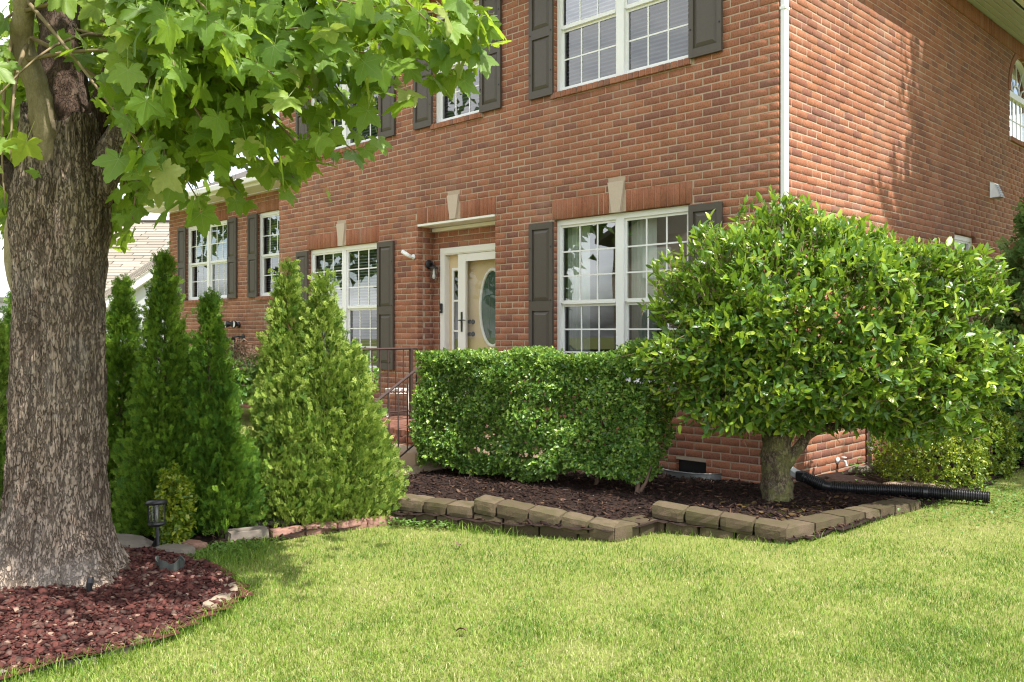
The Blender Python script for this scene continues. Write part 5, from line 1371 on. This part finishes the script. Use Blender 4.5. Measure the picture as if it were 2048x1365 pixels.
def hedge_sample(n):
    P, O = [], []
    for k in range(n):
        f = rng.random(); u = rng.random()*HL; zt = 1.245
        if f < .14: v, z, o = .12+.5*rng.random(), .2+rng.random()*.95, (-hn[0], -hn[1], .1)
        elif f < .60: v, z, o = 0, .16+rng.random()*(zt-.16), (-hn[0], -hn[1], .1)
        elif f < .82: v, z, o = rng.random()*.75, zt, (0, 0, 1)
        elif f < .89: u, v, z, o = 0, rng.random()*.75, .12+rng.random()*(zt-.12), (-hd[0], -hd[1], .1)
        elif f < .96: u, v, z, o = HL, rng.random()*.75, .12+rng.random()*(zt-.12), (hd[0], hd[1], .1)
        else: v, z, o = .05+rng.random()*.3, .13+rng.random()*.1, (-hn[0], -hn[1], -.3)
        lump = .05*math.sin(u*5+z*3)+.035*math.sin(u*11-z*8)+.02*math.sin(z*17+u*3)
        q = HX0+hd*u+hn*v; p = np.array((q[0], q[1], z+.035*math.sin(u*6.3)*(z > 1)+(.05*math.sin(u*4.1+1)+.03*math.sin(u*9)+.06*max(0, (u/HL-.55))*2)*(z < .35)))
        o = np.array(o, float); p = p+o*(lump-rng.random()**2*.16); P.append(p); O.append(o)
    return np.array(P), np.array(O)
shrub('clipped_hedge', 'box-clipped small-leaved hedge in front of the porch', 'hedge', hedge_sample, (-1.63, -1.4, 0), M_HED, 12500, (.027, .048),
      [((HX0+hd*u+hn*.35).tolist()+[.0], (HX0+hd*(u+.1)+hn*.3).tolist()+[.7]) for u in (.3, .8, 1.3, 1.7)]+[((-.60, -1.36, .02), (-.66, -1.25, .4)), ((-.62, -1.34, .02), (-.52, -1.25, .3))])
def blob(c, a, lo=-.3, inner=.2):
    c, a = np.array(c), np.array(a)
    def s(n):
        d = rand_dirs(n); d[:, 2] = np.where(d[:, 2] < lo, -d[:, 2], d[:, 2]); f = 1+.12*np.sin(5*d[:, 0]+3*d[:, 2])+.08*np.sin(9*d[:, 1]+4*d[:, 0]); f = f*np.where(rng.random(n) < inner, rng.uniform(.5, .9, n), rng.uniform(.9, 1.05, n))
        return c+d*a*f[:, None], d
    return s
shrub('privet_shrub', 'yellow-green clipped shrub behind the black drain pipe', 'shrub', blob((.86, 1.36, .30), (.48, .52, .40), -.95), (.82, 1.42, 0), M_EUO, 2600, (.022, .036), [((.82, 1.42, 0), (.8, 1.3, .4)), ((.9, 1.3, 0), (1.0, 1.2, .4))], keepf=lambda P: P[:, 0] > .1)
shrub('privet_shrub', 'thin upright yellow-green shrub at the right of the clipped one', 'shrub', blob((1.12, 2.2, .34), (.24, .27, .38), -.95), (1.12, 2.2, 0), M_EUO, 800, (.025, .038), [((1.12, 2.2, 0), (1.1, 2.2, .5))], keepf=lambda P: P[:, 0] > .1)
shrub('dark_shrub', 'dark green shrub in deep shade beneath the cypress', 'shrub', blob((1.15, 3.2, .5), (.75, .8, .75)), (1.15, 3.2, 0), M_HED, 900, (.045, .075), [((1.15, 3.2, 0), (1.1, 3.1, .6))], keepf=lambda P: P[:, 0] > .1)
shrub('euonymus', 'small yellow-green euonymus bush beside the solar lantern', 'shrub', blob((-1.80, -4.86, .24), (.12, .12, .26), -.9), (-1.80, -4.86, 0), M_EUO, 700, (.028, .045), [((-1.80, -4.86, 0), (-1.79, -4.86, .3))], pale_leaf=.35)
shrub('wing_shrub', 'grey-green shrub against the wing wall between two evergreens', 'shrub', blob((-9.9, -.6, .55), (1.5, .8, .62)), (-9.9, -.6, 0), M_HED, 1500, (.07, .11), [((-9.9, -.6, 0), (-9.8, -.6, .6))])
# planter on the porch
pl = thing('porch_planter', 'leafy planter with white blooms behind the far railing', 'planter', (-4.72, -1.42, PF))
m = MB(); m.lathe([(.001, .02), (.11, .02), (.15, .30), (.165, .30), (.165, .33), (.14, .33), (.13, .28), (.001, .27)], 18); m.build('pot', M_BROWN, pl, smooth=True)
c_, o_ = blob((0, 0, .52), (.26, .26, .28), -.8)(170)
V, F, A = scatter(SL, np.repeat(c_, 4, 0)+rng.normal(0, .03, (680, 3)), frames(unit(np.repeat(o_, 4, 0)+rng.normal(0, .6, (680, 3))), unit(rng.normal(0, 1, (680, 3))+np.array((0, 0, 1)))), rng.uniform(.05, .09, 680), rng.random(680))
stuff(link('foliage', np_mesh('foliage', V, F, {'tint': A}), M_HED, pl))
m = MB()
for k in range(9):
    p = rng.normal(0, .12, 3)+np.array((.12, -.12, .5))
    for q in range(5): a = q*1.257; m.add([p, p+np.array((.02*math.cos(a-.4), .02*math.sin(a-.4), .008)), p+np.array((.034*math.cos(a), .034*math.sin(a), .004)), p+np.array((.02*math.cos(a+.4), .02*math.sin(a+.4), .008))], [(0, 1, 2, 3)])
m.build('blooms', M_WHITE, pl)
# broad-leaved weed by the hose tap
wd = thing('broadleaf_weed', 'broad-leaved weed growing at the foot of the side wall', 'weed', (.22, 1.15, .02))
m = MB(); m.tube([(0, 0, 0), (.01, .0, .10), (.0, .02, .17)], [.005, .004, .003], 5); m.build('stem', M_WEED, wd)
for k in range(7):
    a = k*.9; tp = oval_leaf(.085, .62, .2, .2); h = .06+.018*k
    me = np_mesh('leaf', tp[0], tp[1]); o = link('leaf', me, M_WEED, wd, (0, 0, h)); o.rotation_euler = (rnd.uniform(-.3, .25), 0, a)

# ---------------------------------------------------------------- trees across the street and beside the house
def big_tree(name, label, base, h, r, n, mat=M_FAR, zc=None, ls=(.16, .30), group=None, keepf=None, nc=70):
    t = thing(name, label, 'tree', base, group); m = MB(); x, y, z = 0, 0, 0
    m.tube([(0, 0, -.1), (.05, .03, h*.3), (0, .1, h*.6), (.1, 0, h*.9)], [r*.09, r*.07, r*.05, .03], 10)
    for k in range(14):
        a = rnd.uniform(0, 6.28); z0_ = h*rnd.uniform(.35, .75); q = r*rnd.uniform(.5, .9); m.tube([(0, .05, z0_), (q*.5*math.cos(a), q*.5*math.sin(a), z0_+q*.35), (q*math.cos(a), q*math.sin(a), z0_+q*.55)], [r*.03, r*.018, .01], 6)
    m.build('trunk', M_BROWN, t)
    zc = zc or h*.62; d = rand_dirs(nc); cc = d*np.array((r, r, (h-zc)*1.0))*rng.uniform(.45, .95, (nc, 1)); cc[:, 2] += zc
    k = rng.integers(0, nc, n); P = cc[k]+rng.normal(0, (.17 if nc < 100 else .11)*r, (n, 3))*np.array((1, 1, .7))
    if keepf is not None: ok = keepf(P+np.array(base)); P = P[ok]; n = len(P)
    V, F, A = scatter(SL, P, frames(unit(rng.normal(0, 1, (n, 3))+np.array((0, 0, -.3))), rand_dirs(n)+np.array((0, 0, 1))), rng.uniform(*ls, n), rng.random(n))
    stuff(link('foliage', np_mesh('foliage', V, F, {'tint': A}), mat, t)); return t
big_tree('shade_tree', 'tall tree standing beyond the side wall that casts the dappled shade on it', (5.2, 6.4, 0), 12.5, 4.0, 60000, zc=7.8, ls=(.20, .32), nc=420)
SG = 'trees across the street mirrored in the windows'
for (x, y, h, r, lab) in ((-24, -9, 11, 5, 'leafy tree mirrored in the window left of the front door'), (-19, -15.5, 9.5, 4, 'smaller leafy tree mirrored in the front door glass'), (-30, -19, 13, 6, 'tallest leafy tree far across the street behind the other trees'), (-7.5, -21, 10, 3.6, 'slim leafy tree beside the beige house, mirrored in the window right of the door'), (-30, -3, 12, 5, 'leafy tree far across the street mirrored in the wing windows')):
    big_tree('street_tree', lab, (x, y, 0), h, r, 2600, ls=(.35, .7), group=SG)
oh = thing('opposite_house', 'beige-sided house across the street mirrored in the ground-floor window', 'house', (-15, -26, 0))
oh.rotation_euler = (0, 0, math.radians(-20))
M_BSID = simple('beige_siding', (.45, .37, .31, 1), .7, 8, .05, .05)
m = MB(); m.box(-5, 5, -4, 4, 0, 5.2); m.prism([(-5.1, 5.2), (5.1, 5.2), (0, 8.2)], 3.4, 4.0)
for k in range(40): m.box(-5.0, 5.0, 4.0, 4.02, k*.13, k*.13+.11)
m.build('wall', M_BSID, oh)
m = MB(); m.prism([(-5.6, 5.0), (0, 8.3), (5.6, 5.0), (5.6, 5.2), (0, 8.55), (-5.6, 5.2)], -4.5, 4.6); m.build('roof', M_ROOF, oh)
m = MB()
for x in (-3.2, 0, 3.2): m.box(x-.55, x+.55, 4.02, 4.06, 1.2, 2.6); m.box(x-.55, x+.55, 4.02, 4.06, 3.6, 4.8)
m.build('window', M_WHITE, oh)

# ================================================================== ground cover
LAWN_X = 3.6
def cam_rf(x, y): a, b = x-CAM[0], y-CAM[1]; return .7071068*(a+b), .7071068*(b-a)
def lawn_points(n, fn=(2.6, 10.5)):
    u = rng.random(n); f0, f1 = fn; f = 1/(1/f0+(1/f1-1/f0)*u**1.0)*1.0
    r = (rng.random(n)-.5)*2*(.64*f+.9); x = CAM[0]+.7071068*(r-f); y = CAM[1]+.7071068*(r+f)
    ok = ~inside(RING, x, y) & ~inside(BED, x, y) & ~inside(ARB, x, y) & ~((x < -1.45) & (y > -4.3)) & ~((x < .02) & (y > 0)) & (x > -4.2)
    return x[ok], y[ok]
def vnoise(x, y, s, seed):
    r = np.random.default_rng(seed); tab = r.random((64, 64)); xs, ys = x*s, y*s; xi, yi = np.floor(xs).astype(int), np.floor(ys).astype(int); fx, fy = xs-xi, ys-yi; fx = fx*fx*(3-2*fx); fy = fy*fy*(3-2*fy)
    g = lambda a, b: tab[a % 64, b % 64]
    return (g(xi, yi)*(1-fx)+g(xi+1, yi)*fx)*(1-fy)+(g(xi, yi+1)*(1-fx)+g(xi+1, yi+1)*fx)*fy
def blades(name, x, y, h, w_, tint, lean=.55, z0=0.0):
    n = len(x); a = rng.random(n)*2*math.pi; d = np.stack([np.cos(a), np.sin(a)], 1); l = np.abs(rng.normal(lean, .28, n))[:, None]
    b = np.stack([x, y, np.full(n, z0)], 1); pa = rng.random(n)*2*math.pi; px = np.stack([np.cos(pa), np.sin(pa), np.zeros(n)], 1)*(w_/2)[:, None]
    m1 = b.copy(); m1[:, :2] += d*l*.32*h[:, None]; m1[:, 2] += h*.58; tp = b.copy(); tp[:, :2] += d*l*1.05*h[:, None]; tp[:, 2] += h*(1-.22*l[:, 0])
    V = np.stack([b-px, b+px, m1+px*.8, m1-px*.8, tp], 1).reshape(-1, 3); o = (np.arange(n)*5)[:, None]
    return stuff(link(name, np_mesh(name, V, [o+np.array([[0, 1, 2, 3]]), o+np.array([[3, 2, 4]])], {'tint': np.repeat(tint, 5)}), M_GRASS))
x, y = lawn_points(520000)
cl = vnoise(x, y, 2.1, 1)*.5+vnoise(x, y, 5.5, 2)*.3+vnoise(x, y, 14, 3)*.2
ok = rng.random(len(x)) < .68+.5*(cl-.25); x, y, cl = x[ok], y[ok], cl[ok]
tn = np.clip(.40+.75*(.5-cl)+rng.normal(0, .17, len(x)), .01, .99); straw = rng.random(len(x)) < .15; tn[straw] = rng.uniform(.75, 1, straw.sum())
h = (.012+.024*rng.random(len(x)))*(.82+.40*cl); h[straw] *= .7
blades('lawn_grass', x, y, h, rng.uniform(.0024, .0046, len(x)), tn)
# longer tufts along stones, ring and weeds
def along(pts, n, wd_):
    P = np.array(pts, float); s = np.linalg.norm(np.diff(P, axis=0), axis=1); c_ = np.concatenate([[0], np.cumsum(s)]); t = rng.random(n)*c_[-1]
    t = np.round(t/.17)*.17+rng.normal(0, .04, n); t = t.clip(0, c_[-1])
    return np.interp(t, c_, P[:, 0])+rng.normal(0, wd_, n), np.interp(t, c_, P[:, 1])+rng.normal(0, wd_, n)
xa, ya = along([(-.86, -3.20), (-.70, -3.14), (-.40, -3.02)], 170, .03)
xb, yb = along([(.3, -2.2), (1.14, -1.93), (1.32, .0)], 90, .03)
xc, yc = along(RING[3:11], 2200, .055); xd, yd = along([(-1.48, -5.0), (-1.2, -4.78), (-1.42, -4.45)], 1500, .10)
x = np.concatenate([xa, xb, xc, xd]); y = np.concatenate([ya, yb, yc, yd]); ok = ~inside(RING, x, y) & ~inside(BED, x, y) & ~inside(ARB, x, y); x, y = x[ok], y[ok]
blades('edge_grass', x, y, rng.uniform(.04, .105, len(x)), rng.uniform(.0025, .0045, len(x)), np.clip(rng.normal(.25, .14, len(x)), .01, .9), .6)
# clover-like weeds
def weeds(name, x, y, s, hz=(.01, .05), mat=M_WEED):
    n = len(x); P = np.stack([x, y, rng.uniform(*hz, n)], 1); rad = rand_dirs(n); rad[:, 2] = rng.uniform(-.1, .5, n)
    V, F, A = scatter(SL, P, frames(unit(rad), np.tile(np.array((0, 0, 1.)), (n, 1))+rng.normal(0, .3, (n, 3))), rng.uniform(*s, n), rng.random(n)); return stuff(link(name, np_mesh(name, V, F, {'tint': A}), mat))
wx, wy = rng.normal(-1.42, .10, 900), rng.normal(-4.66, .13, 900); wx2, wy2 = rng.normal(1.75, .45, 2200), rng.normal(.75, .55, 2200)
wx3, wy3 = along([(-1.42, -3.45), (-.9, -3.2)], 260, .04)
x, y = np.concatenate([wx, wx2, wx3]), np.concatenate([wy, wy2, wy3]); ok = ~inside(ARB, x, y) & ~inside(RING, x, y) & ~((inside(BED, x, y)) & (y < .2)) & (x < 3)
weeds('weed_ground_cover', x[ok], y[ok], (.018, .042))
kx, ky = lawn_points(140, (3.2, 8.5)); kx = np.repeat(kx, 16)+rng.normal(0, .045, len(kx)*16); ky = np.repeat(ky, 16)+rng.normal(0, .045, len(ky)*16)
ok = ~inside(RING, kx, ky) & ~inside(BED, kx, ky) & ~inside(ARB, kx, ky); weeds('lawn_clover', kx[ok], ky[ok], (.010, .020), (.015, .032))
wx, wy = rng.normal(.38, .14, 420), rng.normal(1.5, .25, 420); k = wx > .05; weeds('wall_weeds', wx[k], wy[k], (.015, .03), (.02, .10))

# lava rock in the ring, bark chips in the beds
def chunk(seed, flat=.6):
    r = np.random.default_rng(seed); V = np.array([(-1, 0, 0), (1, 0, 0), (0, -1, 0), (0, 1, 0), (0, 0, -1), (0, 0, 1), (.6, .6, .5), (-.6, -.55, .5), (.55, -.6, .35), (-.55, .6, .4)], float)
    V = V*(1+r.normal(0, .22, (10, 1)))*np.array((1, .75, flat))
    F = np.array([[0, 9, 7], [7, 9, 5], [9, 6, 5], [9, 3, 6], [6, 3, 1], [6, 1, 8], [6, 8, 5], [5, 8, 7], [8, 2, 7], [2, 0, 7], [8, 1, 2], [0, 3, 9], [0, 2, 4], [2, 1, 4], [1, 3, 4], [3, 0, 4]])
    return V, [F]
CH = [chunk(s, .6 if s % 2 else .32) for s in range(12)]
def chips(name, poly, hf, n, s, mat, templ, aspect, keepf=None):
    xs = [p[0] for p in poly]; ys = [p[1] for p in poly]; x = rng.uniform(min(xs), max(xs), n*3); y = rng.uniform(min(ys), max(ys), n*3); ok = inside(poly, x, y)
    if keepf is not None: ok &= keepf(x, y)
    x, y = x[ok][:n], y[ok][:n]; m_ = len(x); sz_ = rng.gamma(3.0, s/3.0, m_).clip(s*.35, s*2.6); P = np.stack([x, y, hf(x, y)+sz_*.15+rng.random(m_)*s*.5], 1)
    d = rand_dirs(m_); d[:, 2] *= .35; R2 = frames(unit(d), np.tile(np.array((0, 0, 1.)), (m_, 1))+rng.normal(0, .35, (m_, 3))); R2 = R2*np.array(aspect)[None, None, :]
    V, F, A = scatter(templ, P, R2, sz_, rng.random(m_)); return stuff(link(name, np_mesh(name, V, F, {'tint': A}), mat))
near_trunk = lambda x, y: np.hypot(x-BX, y-BY) > .33
chips('red_lava_rock', RING, ring_h, 20000, .0115, M_LAVA, CH, (1, 1.15, .8), lambda x, y: near_trunk(x, y) & (x > -2.4))
chips('bark_chips', [p for p in BED if p[1] < 3]+[], bed_h, 15000, .013, M_CHIP, CH, (.45, 2.0, .4), lambda x, y: ~((x < .01) & (y > -.01)))
chips('shrub_bed_chips', ARB, arb_h, 4500, .012, M_CHIP, CH, (.5, 2.0, .4), lambda x, y: (x > -2.9))
# fallen leaves on the dark mulch
fx, fy = rng.normal(.72, .22, 70), rng.normal(-1.0, .38, 70); ok = inside(BED, fx, fy); fx, fy = fx[ok], fy[ok]; n = len(fx)
V, F, A = scatter(OL, np.stack([fx, fy, bed_h(fx, fy)+.015], 1), frames(unit(np.stack([rng.normal(size=n), rng.normal(size=n), rng.normal(0, .2, n)], 1)), np.tile(np.array((0, 0, 1.)), (n, 1))+rng.normal(0, .3, (n, 3))), rng.uniform(.05, .085, n), rng.uniform(.75, 1.0, n))
stuff(link('fallen_leaves', np_mesh('fallen_leaves', V, F, {'tint': A}), leaf_mat('fallen_leaf', [(0, G(.07, .04, .018)), (.8, G(.13, .08, .025)), (1, G(.22, .20, .05))], .1, .5, .3)))
# one dry leaf lying on the lawn
for (px, py, ang, lab) in ((-.42, -3.55, .4, 'dry brown leaf on the lawn below the retaining wall'), (.86, -4.62, 1.9, 'dry brown leaf lying alone low on the lawn')):
    tp = oval_leaf(.055, .7, .5, .5); o = link('dry_leaf', np_mesh('dry_leaf', tp[0], tp[1]), M_BROWN, None, (px, py, .035)); o.rotation_euler = (.2, .3, ang); tag(o, lab, 'leaf')
